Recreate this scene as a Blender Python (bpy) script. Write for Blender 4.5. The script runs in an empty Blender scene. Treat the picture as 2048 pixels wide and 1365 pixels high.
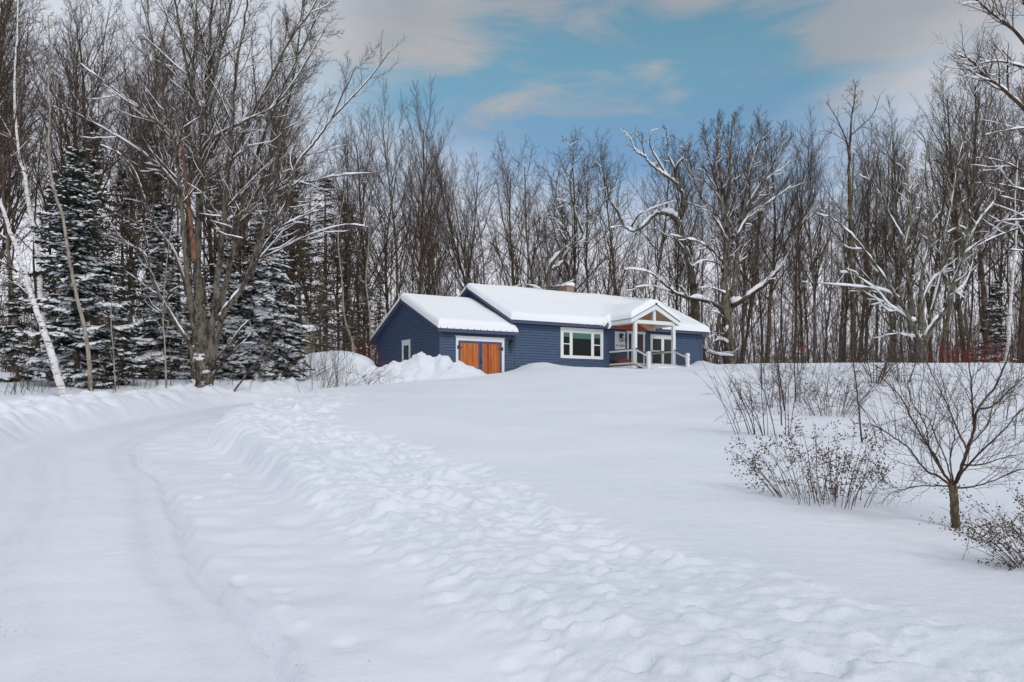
import bpy, math, random
import numpy as np
from mathutils import Vector, Matrix

# ------------------------------------------------------------------ camera, sky, sun, exposure
scn = bpy.context.scene
COL = scn.collection
F, HV, CU, EYE = 1620.0, 820.0, 1024.0, 1.6        # focal length in px of a 2048 px frame, horizon row, centre column, eye height
cam = bpy.data.cameras.new('camera'); camo = bpy.data.objects.new('camera', cam); COL.objects.link(camo)
camo.location = (0, 0, EYE); camo.rotation_euler = (math.radians(90), 0, 0)
cam.sensor_width = 36; cam.lens = F / 2048 * 36; cam.shift_y = (HV - 682.5) / 2048
cam.clip_start = 0.1; cam.clip_end = 2000
scn.camera = camo
scn.view_settings.view_transform = 'Standard'; scn.view_settings.look = 'None'
scn.view_settings.gamma = 1; scn.view_settings.exposure = 0.13
SUN_EL, SUN_AZ = math.radians(40), math.radians(152)   # azimuth clockwise from +Y: off to the right

def nodes_of(tree):
    tree.nodes.clear()
    def N(t, **k):
        n = tree.nodes.new(t)
        for a, b in k.items():
            if a == 'ins':
                for i, v in b.items():
                    if hasattr(v, 'is_output'): tree.links.new(v, n.inputs[i])
                    else: n.inputs[i].default_value = v
            else: setattr(n, a, b)
        return n
    def M(op, a, b=0.0, c=0.0, clamp=False):
        n = N('ShaderNodeMath', operation=op, use_clamp=clamp, ins={0: a, 1: b})
        if op in ('MULTIPLY_ADD', 'SMOOTH_MIN', 'SMOOTH_MAX'):
            if hasattr(c, 'is_output'): tree.links.new(c, n.inputs[2])
            else: n.inputs[2].default_value = c
        return n.outputs[0]
    def MIX(f, a, b, bt='MIX'):
        n = N('ShaderNodeMix', data_type='RGBA', blend_type=bt)
        for i, v in ((0, f), (6, a), (7, b)):
            if hasattr(v, 'is_output'): tree.links.new(v, n.inputs[i])
            else: n.inputs[i].default_value = v
        return n.outputs[2]
    def RAMP(v, lo, hi, a=0.0, b=1.0):
        n = N('ShaderNodeMapRange', interpolation_type='SMOOTHSTEP', ins={0: v, 1: lo, 2: hi, 3: a, 4: b})
        return n.outputs[0]
    return N, M, MIX, RAMP

w = bpy.data.worlds.new('World'); scn.world = w; w.use_nodes = True
N, M, MIX, RAMP = nodes_of(w.node_tree)
STR = 0.1
skyt = N('ShaderNodeTexSky', sky_type='NISHITA', sun_disc=False, sun_elevation=SUN_EL, sun_rotation=SUN_AZ, air_density=1.0, dust_density=0.6, ozone_density=1.5)
tc = N('ShaderNodeTexCoord').outputs['Generated']
sep = N('ShaderNodeSeparateXYZ', ins={0: tc}).outputs
hor = M('SQRT', M('ADD', M('MULTIPLY', sep[0], sep[0]), M('MULTIPLY', sep[1], sep[1])))
tel = M('DIVIDE', sep[2], M('MAXIMUM', hor, 0.02))            # tangent of elevation
az = M('ARCTAN2', sep[0], sep[1])                             # 0 = +Y, positive to +X
nvec = N('ShaderNodeCombineXYZ', ins={0: M('MULTIPLY', az, 2.6), 1: M('MULTIPLY', tel, 5.5), 2: 0.0}).outputs[0]
n1 = N('ShaderNodeTexNoise', noise_dimensions='3D', ins={'Vector': nvec, 'Scale': 1.15, 'Detail': 5.0, 'Roughness': 0.55, 'Distortion': 0.3}).outputs[0]
n2v = N('ShaderNodeMapping', ins={0: nvec, 1: (3.7, 8.1, 2.0)}).outputs[0]
n2 = N('ShaderNodeTexNoise', noise_dimensions='3D', ins={'Vector': n2v, 'Scale': 0.8, 'Detail': 3.0, 'Roughness': 0.5}).outputs[0]
# the opening in the clouds: an ellipse round azimuth .16, elevation .40
e1 = M('POWER', M('DIVIDE', M('SUBTRACT', az, 0.14), 0.42), 2.0)
e2 = M('POWER', M('DIVIDE', M('SUBTRACT', tel, 0.425), 0.20), 2.0)
ell = M('ADD', M('SQRT', M('ADD', e1, e2)), M('MULTIPLY', M('SUBTRACT', n1, 0.5), 1.1))
hole = RAMP(ell, 1.25, 0.50)
bluesky = MIX(1.0, skyt.outputs[0], MIX(RAMP(tel, 0.28, 0.44), (0.93, 1.04, 1.08, 1), (1.04, 1.36, 1.12, 1)), 'MULTIPLY')
def s10(r, g, b): return (r / STR, g / STR, b / STR, 1)
lowc = s10(0.78, 0.79, 0.87)
midc = s10(0.60, 0.635, 0.71)
higc = MIX(RAMP(n2, 0.35, 0.65), s10(0.36, 0.385, 0.42), s10(0.50, 0.49, 0.495))
cl = MIX(RAMP(tel, 0.12, 0.34), lowc, midc)
cl = MIX(M('MULTIPLY', RAMP(tel, 0.30, 0.46), RAMP(az, -0.32, -0.10)), cl, higc)
# overhead and behind the viewer the cloud deck is even and bright
deck = MIX(RAMP(tel, 0.6, 1.6), cl, s10(0.54, 0.585, 0.665))
n3v = N('ShaderNodeCombineXYZ', ins={0: M('MULTIPLY', az, 4.2), 1: M('MULTIPLY', tel, 13.0), 2: 5.3}).outputs[0]
n3 = N('ShaderNodeTexNoise', noise_dimensions='3D', ins={'Vector': n3v, 'Scale': 0.95, 'Detail': 6.0, 'Roughness': 0.55, 'Distortion': 0.5}).outputs[0]
bias = M('ADD', M('MULTIPLY', RAMP(tel, 0.40, 0.52), 0.13), M('ADD', M('MULTIPLY', RAMP(az, 0.26, 0.42), 0.13), M('MULTIPLY', RAMP(az, 0.0, -0.16), 0.10)))
bias = M('SUBTRACT', bias, M('MULTIPLY', RAMP(tel, 0.40, 0.30), 0.10))
puff = RAMP(M('ADD', n3, bias), 0.50, 0.70)
puffc = MIX(RAMP(n2, 0.40, 0.62), s10(0.30, 0.335, 0.38), s10(0.395, 0.40, 0.42))
sheet = MIX(M('MULTIPLY', puff, RAMP(tel, 0.27, 0.36)), bluesky, puffc)
col = MIX(hole, deck, sheet)
bg = N('ShaderNodeBackground', ins={0: col, 1: STR})
out = N('ShaderNodeOutputWorld', ins={0: bg.outputs[0]})

sun = bpy.data.lights.new('sun', 'SUN'); suno = bpy.data.objects.new('sun', sun); COL.objects.link(suno)
sun.energy = 1.15; sun.angle = math.radians(14); sun.color = (1.0, 0.97, 0.93)
sd = Vector((math.sin(SUN_AZ) * math.cos(SUN_EL), math.cos(SUN_AZ) * math.cos(SUN_EL), math.sin(SUN_EL)))
suno.rotation_euler = sd.to_track_quat('Z', 'Y').to_euler(); suno.location = (0, -20, 40)

# ------------------------------------------------------------------ helpers
def W(u, v, D):
    """a point D metres ahead of the viewpoint; u, v as read off the photograph"""
    return ((u - CU) / F * D, D, EYE + (HV - v) / F * D)

def tag(o, label=None, cat=None, group=None, kind=None):
    if label: o['label'] = label
    if cat: o['category'] = cat
    if group: o['group'] = group
    if kind: o['kind'] = kind
    return o

def empty(name, loc, rz=0.0):
    o = bpy.data.objects.new(name, None); COL.objects.link(o)
    o.empty_display_size = 0.3; o.location = loc; o.rotation_euler = (0, 0, rz)
    return o

def mesh_np(name, verts, quads, mat, parent=None, smooth=True, loc=None, tris=None):
    me = bpy.data.meshes.new(name)
    verts = np.asarray(verts, dtype=np.float32)
    quads = np.asarray(quads, dtype=np.int32).reshape(-1, 4)
    nt = 0 if tris is None else len(tris)
    me.vertices.add(len(verts)); me.vertices.foreach_set('co', verts.ravel())
    loops = quads.ravel()
    starts = np.arange(len(quads), dtype=np.int32) * 4
    if nt:
        tr = np.asarray(tris, dtype=np.int32)
        starts = np.concatenate([starts, len(loops) + np.arange(nt, dtype=np.int32) * 3])
        loops = np.concatenate([loops, tr.ravel()])
    me.loops.add(len(loops)); me.loops.foreach_set('vertex_index', loops.astype(np.int32))
    me.polygons.add(len(starts)); me.polygons.foreach_set('loop_start', starts.astype(np.int32))
    me.update(calc_edges=True)
    me.polygons.foreach_set('use_smooth', [smooth] * len(me.polygons))
    me.materials.append(mat)
    o = bpy.data.objects.new(name, me); COL.objects.link(o)
    if parent: o.parent = parent
    if loc is not None: o.location = loc
    return o

class Tubes:
    """collects polylines with radii and turns them into one mesh of tapered tubes"""
    def __init__(s): s.b = {}
    def add(s, pts, rad, sides=3): s.b.setdefault((len(pts), sides), []).append((pts, rad))
    def arrays(s, origin=(0, 0, 0)):
        V, Q, off = [], [], 0
        for (n, k), lst in s.b.items():
            P = np.array([a for a, _ in lst], dtype=np.float64) - np.array(origin)
            R = np.array([a for _, a in lst], dtype=np.float64)
            T = np.gradient(P, axis=1)
            T /= np.linalg.norm(T, axis=2, keepdims=True) + 1e-9
            avg = np.abs(T[:, :, 2].mean(axis=1))
            ref = np.where(avg[:, None] > 0.8, np.array([[1.0, 0, 0]]), np.array([[0, 0, 1.0]]))
            U = np.cross(T, ref[:, None, :]); U /= np.linalg.norm(U, axis=2, keepdims=True) + 1e-9
            Vv = np.cross(T, U)
            ph = (np.arange(k) + 0.5) * 2 * math.pi / k
            ring = P[:, :, None, :] + R[:, :, None, None] * (np.cos(ph)[None, None, :, None] * U[:, :, None, :] + np.sin(ph)[None, None, :, None] * Vv[:, :, None, :])
            m = len(lst)
            idx = (np.arange(m)[:, None, None] * n + np.arange(n)[None, :, None]) * k + np.arange(k)[None, None, :]
            a = idx[:, :-1, :]; b = np.roll(idx, -1, axis=2)[:, :-1, :]
            c = np.roll(idx, -1, axis=2)[:, 1:, :]; d = idx[:, 1:, :]
            Q.append(np.stack([a, d, c, b], axis=-1).reshape(-1, 4) + off)
            V.append(ring.reshape(-1, 3)); off += m * n * k
        if not V: return None, None
        return np.concatenate(V), np.concatenate(Q)
    def build(s, name, mat, parent=None, origin=(0, 0, 0), smooth=True):
        v, q = s.arrays(origin)
        return None if v is None else mesh_np(name, v, q, mat, parent, smooth)

class MB:
    """boxes, prisms and bars collected into one mesh"""
    def __init__(s): s.v = []; s.f = []
    def raw(s, vs, fs):
        o = len(s.v); s.v += [tuple(p) for p in vs]; s.f += [tuple(i + o for i in f) for f in fs]
    def box(s, x0, x1, y0, y1, z0, z1):
        s.raw([(x0, y0, z0), (x1, y0, z0), (x1, y1, z0), (x0, y1, z0), (x0, y0, z1), (x1, y0, z1), (x1, y1, z1), (x0, y1, z1)],
              [(0, 3, 2, 1), (4, 5, 6, 7), (0, 1, 5, 4), (1, 2, 6, 5), (2, 3, 7, 6), (3, 0, 4, 7)])
    def bar(s, p, q, wd, ht, up=(0, 0, 1)):
        """box-section bar from p to q, ht measured vertically as far as possible"""
        p, q = Vector(p), Vector(q); d = (q - p).normalized(); sx = d.cross(Vector(up)).normalized() * wd / 2; uz = sx.normalized().cross(d).normalized() * ht / 2
        vs = [p - sx - uz, p + sx - uz, p + sx + uz, p - sx + uz, q - sx - uz, q + sx - uz, q + sx + uz, q - sx + uz]
        s.raw(vs, [(0, 1, 2, 3), (7, 6, 5, 4), (0, 4, 5, 1), (1, 5, 6, 2), (2, 6, 7, 3), (3, 7, 4, 0)])
    def prism(s, poly, axis, t0, t1):
        """poly: list of 2D points; axis 'x': points are (y,z), 'y': points are (x,z)"""
        n = len(poly)
        if axis == 'x': vs = [(t0, p[0], p[1]) for p in poly] + [(t1, p[0], p[1]) for p in poly]
        elif axis == 'y': vs = [(p[0], t0, p[1]) for p in poly] + [(p[0], t1, p[1]) for p in poly]
        else: vs = [(p[0], p[1], t0) for p in poly] + [(p[0], p[1], t1) for p in poly]
        s.raw(vs, [tuple(range(n)), tuple(range(2 * n - 1, n - 1, -1))] + [(i, (i + 1) % n + 0, (i + 1) % n + n, i + n) for i in range(n)])
    def cyl(s, c, r, z0, z1, n=12, r1=None):
        r1 = r if r1 is None else r1
        vs = [(c[0] + r * math.cos(i * 2 * math.pi / n), c[1] + r * math.sin(i * 2 * math.pi / n), z0) for i in range(n)]
        vs += [(c[0] + r1 * math.cos(i * 2 * math.pi / n), c[1] + r1 * math.sin(i * 2 * math.pi / n), z1) for i in range(n)]
        s.raw(vs, [tuple(range(n - 1, -1, -1)), tuple(range(n, 2 * n))] + [(i, (i + 1) % n, (i + 1) % n + n, i + n) for i in range(n)])
    def build(s, name, mat, parent=None, bevel=0.0, smooth=False):
        me = bpy.data.meshes.new(name); me.from_pydata(s.v, [], s.f); me.update()
        import bmesh
        bm = bmesh.new(); bm.from_mesh(me); bmesh.ops.recalc_face_normals(bm, faces=bm.faces); bm.to_mesh(me); bm.free()
        me.materials.append(mat)
        if smooth: me.polygons.foreach_set('use_smooth', [True] * len(me.polygons))
        o = bpy.data.objects.new(name, me); COL.objects.link(o)
        if parent: o.parent = parent
        if bevel:
            m = o.modifiers.new('bevel', 'BEVEL'); m.width = bevel; m.segments = 2; m.limit_method = 'ANGLE'
        return o

def copy_tree(o, parent=None):
    c = o.copy(); COL.objects.link(c)
    if parent: c.parent = parent
    for ch in list(o.children): copy_tree(ch, c)
    return c

# 2D gradient noise
_rs = np.random.RandomState(7); _perm = _rs.permutation(512); _g = _rs.uniform(0, 2 * math.pi, 512)
def perlin(x, y, seed=0):
    x = np.asarray(x, float) + seed * 17.31; y = np.asarray(y, float) + seed * 9.77
    xi = np.floor(x).astype(int); yi = np.floor(y).astype(int); xf = x - xi; yf = y - yi
    def gr(ix, iy, dx, dy):
        a = _g[_perm[(_perm[ix & 511] + iy) & 511]]
        return np.cos(a) * dx + np.sin(a) * dy
    u = xf ** 3 * (xf * (xf * 6 - 15) + 10); v = yf ** 3 * (yf * (yf * 6 - 15) + 10)
    a = gr(xi, yi, xf, yf); b = gr(xi + 1, yi, xf - 1, yf); c = gr(xi, yi + 1, xf, yf - 1); d = gr(xi + 1, yi + 1, xf - 1, yf - 1)
    return ((a + u * (b - a)) * (1 - v) + (c + u * (d - c)) * v) * 1.4
def fbm(x, y, o=4, seed=0, gain=0.5):
    s = 0; a = 1.0; k = 1.0
    for i in range(o): s = s + a * perlin(np.asarray(x) * k, np.asarray(y) * k, seed + i); a *= gain; k *= 2.03
    return s
def sstep(a, b, x):
    t = np.clip((np.asarray(x, float) - a) / (b - a), 0, 1); return t * t * (3 - 2 * t)

# ------------------------------------------------------------------ materials
def material(name, build, rough=0.8, **kw):
    m = bpy.data.materials.new(name); m.use_nodes = True
    N, M, MIX, RAMP = nodes_of(m.node_tree)
    b = N('ShaderNodeBsdfPrincipled', ins={'Roughness': rough})
    N('ShaderNodeOutputMaterial', ins={0: b.outputs[0]})
    for k, v in kw.items(): b.inputs[k.replace('_', ' ')].default_value = v
    L = lambda o, i: m.node_tree.links.new(o, b.inputs[i])
    build(N, M, MIX, RAMP, b, L)
    return m
def bump(N, h, strength, dist):
    return N('ShaderNodeBump', ins={'Strength': strength, 'Distance': dist, 'Height': h}).outputs[0]
def plain(name, c, rough=0.6, var=0.12, scale=6.0, bmp=0.0, **kw):
    def f(N, M, MIX, RAMP, b, L):
        t = N('ShaderNodeTexCoord').outputs['Object']
        n = N('ShaderNodeTexNoise', ins={'Vector': t, 'Scale': scale, 'Detail': 6.0, 'Roughness': 0.6}).outputs[0]
        L(MIX(n, tuple(x * (1 - var) for x in c) + (1,), tuple(min(1, x * (1 + var)) for x in c) + (1,)), 'Base Color')
        if bmp: L(bump(N, n, bmp, 0.01), 'Normal')
    return material(name, f, rough, **kw)

def snow_mat(name, c0=(0.80, 0.83, 0.88), c1=(0.88, 0.90, 0.93), grit=False, bmp=0.35, dist=0.02):
    def f(N, M, MIX, RAMP, b, L):
        g = N('ShaderNodeNewGeometry').outputs['Position']
        n = N('ShaderNodeTexNoise', ins={'Vector': g, 'Scale': 0.35, 'Detail': 4.0}).outputs[0]
        f1 = N('ShaderNodeTexNoise', ins={'Vector': g, 'Scale': 12.0, 'Detail': 8.0, 'Roughness': 0.7}).outputs[0]
        f2 = N('ShaderNodeTexNoise', ins={'Vector': g, 'Scale': 70.0, 'Detail': 3.0, 'Roughness': 0.6}).outputs[0]
        c = MIX(RAMP(n, 0.3, 0.7), c0 + (1,), c1 + (1,))
        if grit:
            # sand and grit ground into the packed wheel tracks
            v = N('ShaderNodeTexVoronoi', feature='F1', ins={'Vector': g, 'Scale': 20.0, 'Randomness': 1.0}).outputs[0]
            v2 = N('ShaderNodeTexVoronoi', feature='F1', ins={'Vector': g, 'Scale': 5.0, 'Randomness': 1.0}).outputs[0]
            at = N('ShaderNodeAttribute', attribute_name='track').outputs['Fac']
            pn = N('ShaderNodeTexNoise', ins={'Vector': g, 'Scale': 1.6, 'Detail': 3.0}).outputs[0]
            speck = M('MULTIPLY', RAMP(v, 0.20, 0.12), M('MULTIPLY', RAMP(pn, 0.42, 0.62), at))
            speck2 = M('MULTIPLY', RAMP(v2, 0.05, 0.03), RAMP(pn, 0.45, 0.6))
            c = MIX(M('MULTIPLY', at, M('MULTIPLY', RAMP(n, 0.35, 0.6), 0.35)), c, (0.60, 0.62, 0.67, 1))  # greyer packed dirty snow, which also paints in the shading of the ruts
            c = MIX(M('MULTIPLY', M('MAXIMUM', speck, speck2), 0.8), c, (0.33, 0.25, 0.17, 1))
        L(c, 'Base Color')
        L(bump(N, M('ADD', M('MULTIPLY', f1, 1.0), M('MULTIPLY', f2, 0.25)), bmp, dist), 'Normal')
    return material(name, f, 0.55, Subsurface_Weight=0.0, Specular_IOR_Level=0.25)

def bark_mat(name, dark, light, lichen=(0.20, 0.21, 0.13), li=0.5, snow=0.6, scale=3.0, lo=0.45, hi=0.8):
    def f(N, M, MIX, RAMP, b, L):
        t = N('ShaderNodeTexCoord').outputs['Object']
        mp = N('ShaderNodeMapping', ins={0: t, 3: (1, 1, 0.28)}).outputs[0]
        n = N('ShaderNodeTexNoise', ins={'Vector': mp, 'Scale': scale * 3, 'Detail': 7.0, 'Roughness': 0.7}).outputs[0]
        n2 = N('ShaderNodeTexNoise', ins={'Vector': t, 'Scale': scale * 0.6, 'Detail': 4.0, 'Roughness': 0.6}).outputs[0]
        c = MIX(RAMP(n, 0.38, 0.62), dark + (1,), light + (1,))
        c = MIX(M('MULTIPLY', RAMP(n2, 0.5, 0.62), li), c, lichen + (1,))
        g = N('ShaderNodeNewGeometry')
        nz = N('ShaderNodeSeparateXYZ', ins={0: g.outputs['Normal']}).outputs[2]
        n3 = N('ShaderNodeTexNoise', ins={'Vector': g.outputs['Position'], 'Scale': 5.5, 'Detail': 5.0, 'Roughness': 0.75}).outputs[0]
        sm = M('MULTIPLY', RAMP(M('ADD', nz, M('MULTIPLY', M('SUBTRACT', n3, 0.5), 2.4)), lo, hi), snow)
        L(MIX(sm, c, (0.83, 0.85, 0.9, 1)), 'Base Color')
        L(bump(N, n, 0.6, 0.03), 'Normal')
    return material(name, f, 0.9, Specular_IOR_Level=0.2)

def birch_mat():
    def f(N, M, MIX, RAMP, b, L):
        t = N('ShaderNodeTexCoord').outputs['Object']
        mp = N('ShaderNodeMapping', ins={0: t, 3: (1.5, 1.5, 7.0)}).outputs[0]
        n = N('ShaderNodeTexNoise', ins={'Vector': mp, 'Scale': 2.4, 'Detail': 5.0, 'Roughness': 0.65, 'Distortion': 0.4}).outputs[0]
        n2 = N('ShaderNodeTexNoise', ins={'Vector': t, 'Scale': 1.3, 'Detail': 4.0}).outputs[0]
        c = MIX(RAMP(n2, 0.35, 0.7), (0.66, 0.64, 0.62, 1), (0.80, 0.79, 0.78, 1))
        c = MIX(RAMP(n, 0.555, 0.60), c, (0.04, 0.035, 0.03, 1))
        c = MIX(M('MULTIPLY', RAMP(n2, 0.60, 0.72), 0.5), c, (0.36, 0.25, 0.18, 1))
        L(c, 'Base Color'); L(bump(N, n, 0.4, 0.02), 'Normal')
    return material('birch_bark', f, 0.7)

MT = {}
MT['snow'] = snow_mat('snow', (0.75, 0.79, 0.855), (0.81, 0.84, 0.89), bmp=0.6, dist=0.045)
MT['roof_snow'] = snow_mat('roof_snow', (0.86, 0.885, 0.92), (0.90, 0.92, 0.94), bmp=0.12)
MT['road_snow'] = snow_mat('packed_snow', (0.73, 0.755, 0.82), (0.79, 0.81, 0.86), grit=True, bmp=0.5)
MT['tree_snow'] = snow_mat('branch_snow', (0.85, 0.87, 0.91), (0.90, 0.915, 0.94), bmp=0.3)
MT['bark'] = bark_mat('maple_bark', (0.034, 0.023, 0.015), (0.150, 0.108, 0.074), snow=0.7, lo=0.42, hi=0.60)
MT['old_bark'] = bark_mat('old_maple_bark', (0.032, 0.024, 0.019), (0.185, 0.16, 0.13), (0.22, 0.225, 0.15), 0.40, 0.8, 2.2, 0.45, 0.62)
MT['grey_bark'] = bark_mat('grey_ash_bark', (0.065, 0.056, 0.048), (0.21, 0.19, 0.165), snow=0.6)
MT['twig'] = bark_mat('twig_bark', (0.034, 0.021, 0.014), (0.110, 0.068, 0.044), li=0.15, snow=0.35, lo=0.42, hi=0.62)
MT['pale_twig'] = bark_mat('pale_twig_bark', (0.10, 0.08, 0.062), (0.24, 0.20, 0.16), li=0.3, snow=0.5)
MT['green_twig'] = bark_mat('mossy_twig_bark', (0.085, 0.075, 0.05), (0.20, 0.185, 0.12), li=0.8, snow=0.6)
MT['red_bark'] = bark_mat('split_wood', (0.13, 0.055, 0.03), (0.30, 0.17, 0.11), li=0.1, snow=0.2)
MT['stem'] = bark_mat('shrub_stem', (0.038, 0.023, 0.018), (0.105, 0.064, 0.045), li=0.1, snow=0.15)
MT['yard_bark'] = bark_mat('yard_tree_bark', (0.045, 0.032, 0.02), (0.14, 0.11, 0.07), (0.22, 0.20, 0.08), 0.6, 0.1, 9.0)
MT['red_stem'] = bark_mat('dogwood_stem', (0.16, 0.018, 0.014), (0.30, 0.045, 0.035), li=0.0, snow=0.1)
MT['birch'] = birch_mat()
MT['beige_bark'] = bark_mat('young_birch_bark', (0.20, 0.16, 0.13), (0.42, 0.37, 0.32), li=0.2, snow=0.3)
MT['needle'] = plain('fir_needles', (0.030, 0.042, 0.026), 0.7, 0.5, 2.0)
MT['brown_needle'] = plain('spruce_needles_brown', (0.085, 0.058, 0.042), 0.8, 0.45, 1.2)
MT['olive_needle'] = plain('hemlock_twigs', (0.115, 0.090, 0.062), 0.8, 0.5, 1.0)
MT['flower'] = plain('dry_flower', (0.080, 0.046, 0.030), 0.9, 0.5, 20.0)
MT['siding'] = plain('navy_siding', (0.054, 0.093, 0.170), 0.6, 0.30, 3.0)
MT['navy_trim'] = plain('navy_trim', (0.060, 0.078, 0.140), 0.5, 0.12, 3.0)
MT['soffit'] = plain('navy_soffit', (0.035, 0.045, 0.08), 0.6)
MT['white'] = plain('white_paint', (0.78, 0.79, 0.79), 0.5, 0.05, 3.0)
MT['black'] = plain('black_metal', (0.012, 0.012, 0.014), 0.4, 0.2)
MT['dark'] = plain('dark_interior', (0.004, 0.004, 0.005), 0.9, 0.3)  # near-black colour standing for the darkness of unlit rooms
MT['blind'] = plain('green_blind', (0.15, 0.27, 0.23), 0.7, 0.08)
MT['red_wood'] = plain('red_stained_cedar', (0.36, 0.050, 0.020), 0.6, 0.25, 5.0)
MT['cap_wood'] = plain('rail_cap', (0.10, 0.045, 0.035), 0.6)
MT['door'] = plain('front_door_paint', (0.045, 0.016, 0.014), 0.4)
MT['beige_metal'] = plain('beige_metal', (0.33, 0.30, 0.22), 0.5)
MT['flag_red'] = plain('red_flag', (0.6, 0.03, 0.03), 0.6)
MT['flag_yellow'] = plain('yellow_flag', (0.6, 0.4, 0.03), 0.6)
MT['ice'] = plain('ice', (0.75, 0.80, 0.85), 0.15, 0.05)
def _wood(name, base, dark, sc, axis_scale):
    def f(N, M, MIX, RAMP, b, L):
        t = N('ShaderNodeTexCoord').outputs['Object']
        board = N('ShaderNodeMapping', ins={0: t, 3: axis_scale}).outputs[0]
        n = N('ShaderNodeTexNoise', ins={'Vector': board, 'Scale': sc, 'Detail': 6.0, 'Roughness': 0.65, 'Distortion': 0.6}).outputs[0]
        at = N('ShaderNodeAttribute', attribute_name='board').outputs['Fac']
        c = MIX(RAMP(n, 0.35, 0.68), base + (1,), dark + (1,))
        L(MIX(at, c, MIX(1.0, c, (0.42, 0.28, 0.22, 1), 'MULTIPLY')), 'Base Color')
        L(bump(N, n, 0.2, 0.01), 'Normal')
    return material(name, f, 0.5)
MT['cedar'] = _wood('orange_cedar', (0.72, 0.205, 0.026), (0.46, 0.100, 0.012), 3.0, (6, 6, 0.5))
MT['pine'] = _wood('tan_pine_ceiling', (0.66, 0.46, 0.32), (0.52, 0.33, 0.21), 3.0, (2, 0.5, 6))
def _brick(N, M, MIX, RAMP, b, L):
    t = N('ShaderNodeTexCoord').outputs['Object']
    s = N('ShaderNodeSeparateXYZ', ins={0: t}).outputs
    v = N('ShaderNodeCombineXYZ', ins={0: M('ADD', s[0], s[1]), 1: s[2], 2: 0.0}).outputs[0]
    br = N('ShaderNodeTexBrick', ins={'Vector': v, 'Color1': (0.30, 0.12, 0.085, 1), 'Color2': (0.42, 0.20, 0.15, 1), 'Mortar': (0.42, 0.36, 0.33, 1), 'Scale': 1.0, 'Mortar Size': 0.012, 'Brick Width': 0.22, 'Row Height': 0.075})
    L(br.outputs[0], 'Base Color')
MT['brick'] = material('chimney_brick', _brick, 0.9)
def _glass():
    m = bpy.data.materials.new('window_glass'); m.use_nodes = True
    N, M, MIX, RAMP = nodes_of(m.node_tree)
    fr = N('ShaderNodeFresnel', ins={0: 1.5}).outputs[0]
    mx = N('ShaderNodeMixShader', ins={0: M('MULTIPLY', fr, 0.16), 1: N('ShaderNodeBsdfTransparent', ins={0: (0.85, 0.9, 0.88, 1)}).outputs[0], 2: N('ShaderNodeBsdfGlossy', ins={1: 0.03}).outputs[0]})
    N('ShaderNodeOutputMaterial', ins={0: mx.outputs[0]})
    return m
MT['glass'] = _glass()

# ------------------------------------------------------------------ ground
TH = math.radians(30); P0 = (-4.0, 45.0)                    # garage front corner and the turn of the house
def HW(a, b, z=0.0):
    """house coordinates (a along the front, b to the back) to the world"""
    return (P0[0] + a * math.cos(TH) - b * math.sin(TH), P0[1] + a * math.sin(TH) + b * math.cos(TH), z)
def WH(x, y):
    dx, dy = x - P0[0], y - P0[1]
    return dx * math.cos(TH) + dy * math.sin(TH), -dx * math.sin(TH) + dy * math.cos(TH)

def ux(u, D): return (u - CU) / F * D
_pts = [(ux(u, D), D, z) for u, D, z in [
    (1000, 8, .38), (1000, 12, .62), (1000, 16, .97), (1000, 20, 1.32), (1000, 25, 1.78), (1000, 30, 2.27), (1000, 36, 2.9), (950, 42, 3.35),
    (1220, 48, 4.05), (1220, 40, 3.45), (1220, 30, 2.35), (1400, 50, 4.3), (1400, 40, 3.55), (1400, 30, 2.45), (1400, 20, 1.38), (1400, 12, .58),
    (1500, 17, 1.1), (1640, 11, .42), (1910, 9.3, .22), (2048, 7, .08), (1900, 17, 1.12), (1900, 25, 2.02), (1900, 35, 3.12), (1900, 45, 4.12),
    (1650, 35, 3.1), (1650, 45, 4.15), (2300, 45, 4.12), (1900, 55, 4.72), (1600, 55, 4.72), (1600, 63, 4.85), (1900, 63, 4.85), (2500, 60, 4.8)]]
_pts += [(0, 0, .1), (3, 0, .1), (6, 0, .08), (-4, -5, -.1), (8, -5, 0), (3, 5, .22), (6, 6, .1), (-16, 26, 2.0), (-15.5, 28, 2.05), (-13.1, 34, 2.65),
         (-20, 20, 1.7), (-25, 30, 2.6), (-14, 15, 1.2), (-12, 8, .6), (-10, 0, .3), (-8.5, 42, 3.1), (-8, 46, 3.5), (-12, 44, 3.4), (-20, 45, 3.6),
         (-30, 60, 4.2), (0, 70, 4.7), (-20, 80, 4.6), (-60, 60, 4.5), (-60, 20, 3), (60, 20, 1.5), (60, 50, 4.2), (40, 10, .2), (40, -10, 0), (-40, -10, .5),
         (1.2, 48, 4.12), (4.6, 50, 4.22), (8.3, 50.2, 4.18), (12.4, 54.5, 4.6), (11.2, 53.2, 4.5), (-3, 47, 3.55), (0, 120, 5.2), (80, 120, 5.2), (-80, 120, 5.0), (0, 260, 7), (150, 260, 7), (-150, 260, 7), (150, 60, 4.5), (-150, 60, 4.5), (150, -20, 0), (-150, -20, 1)]
_P = np.array(_pts); _n = len(_P); _S = 30.0
def _K(r2): return 0.5 * r2 * np.log(r2 + 1e-9)
_d2 = ((_P[:, None, :2] - _P[None, :, :2]) ** 2).sum(-1) / _S ** 2
_A = np.zeros((_n + 3, _n + 3)); _A[:_n, :_n] = _K(_d2) + np.eye(_n) * 2e-4
_A[:_n, _n] = 1; _A[:_n, _n + 1:] = _P[:, :2] / _S; _A[_n, :_n] = 1; _A[_n + 1:, :_n] = _P[:, :2].T / _S
_wt = np.linalg.solve(_A, np.concatenate([_P[:, 2], [0, 0, 0]]))
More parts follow.
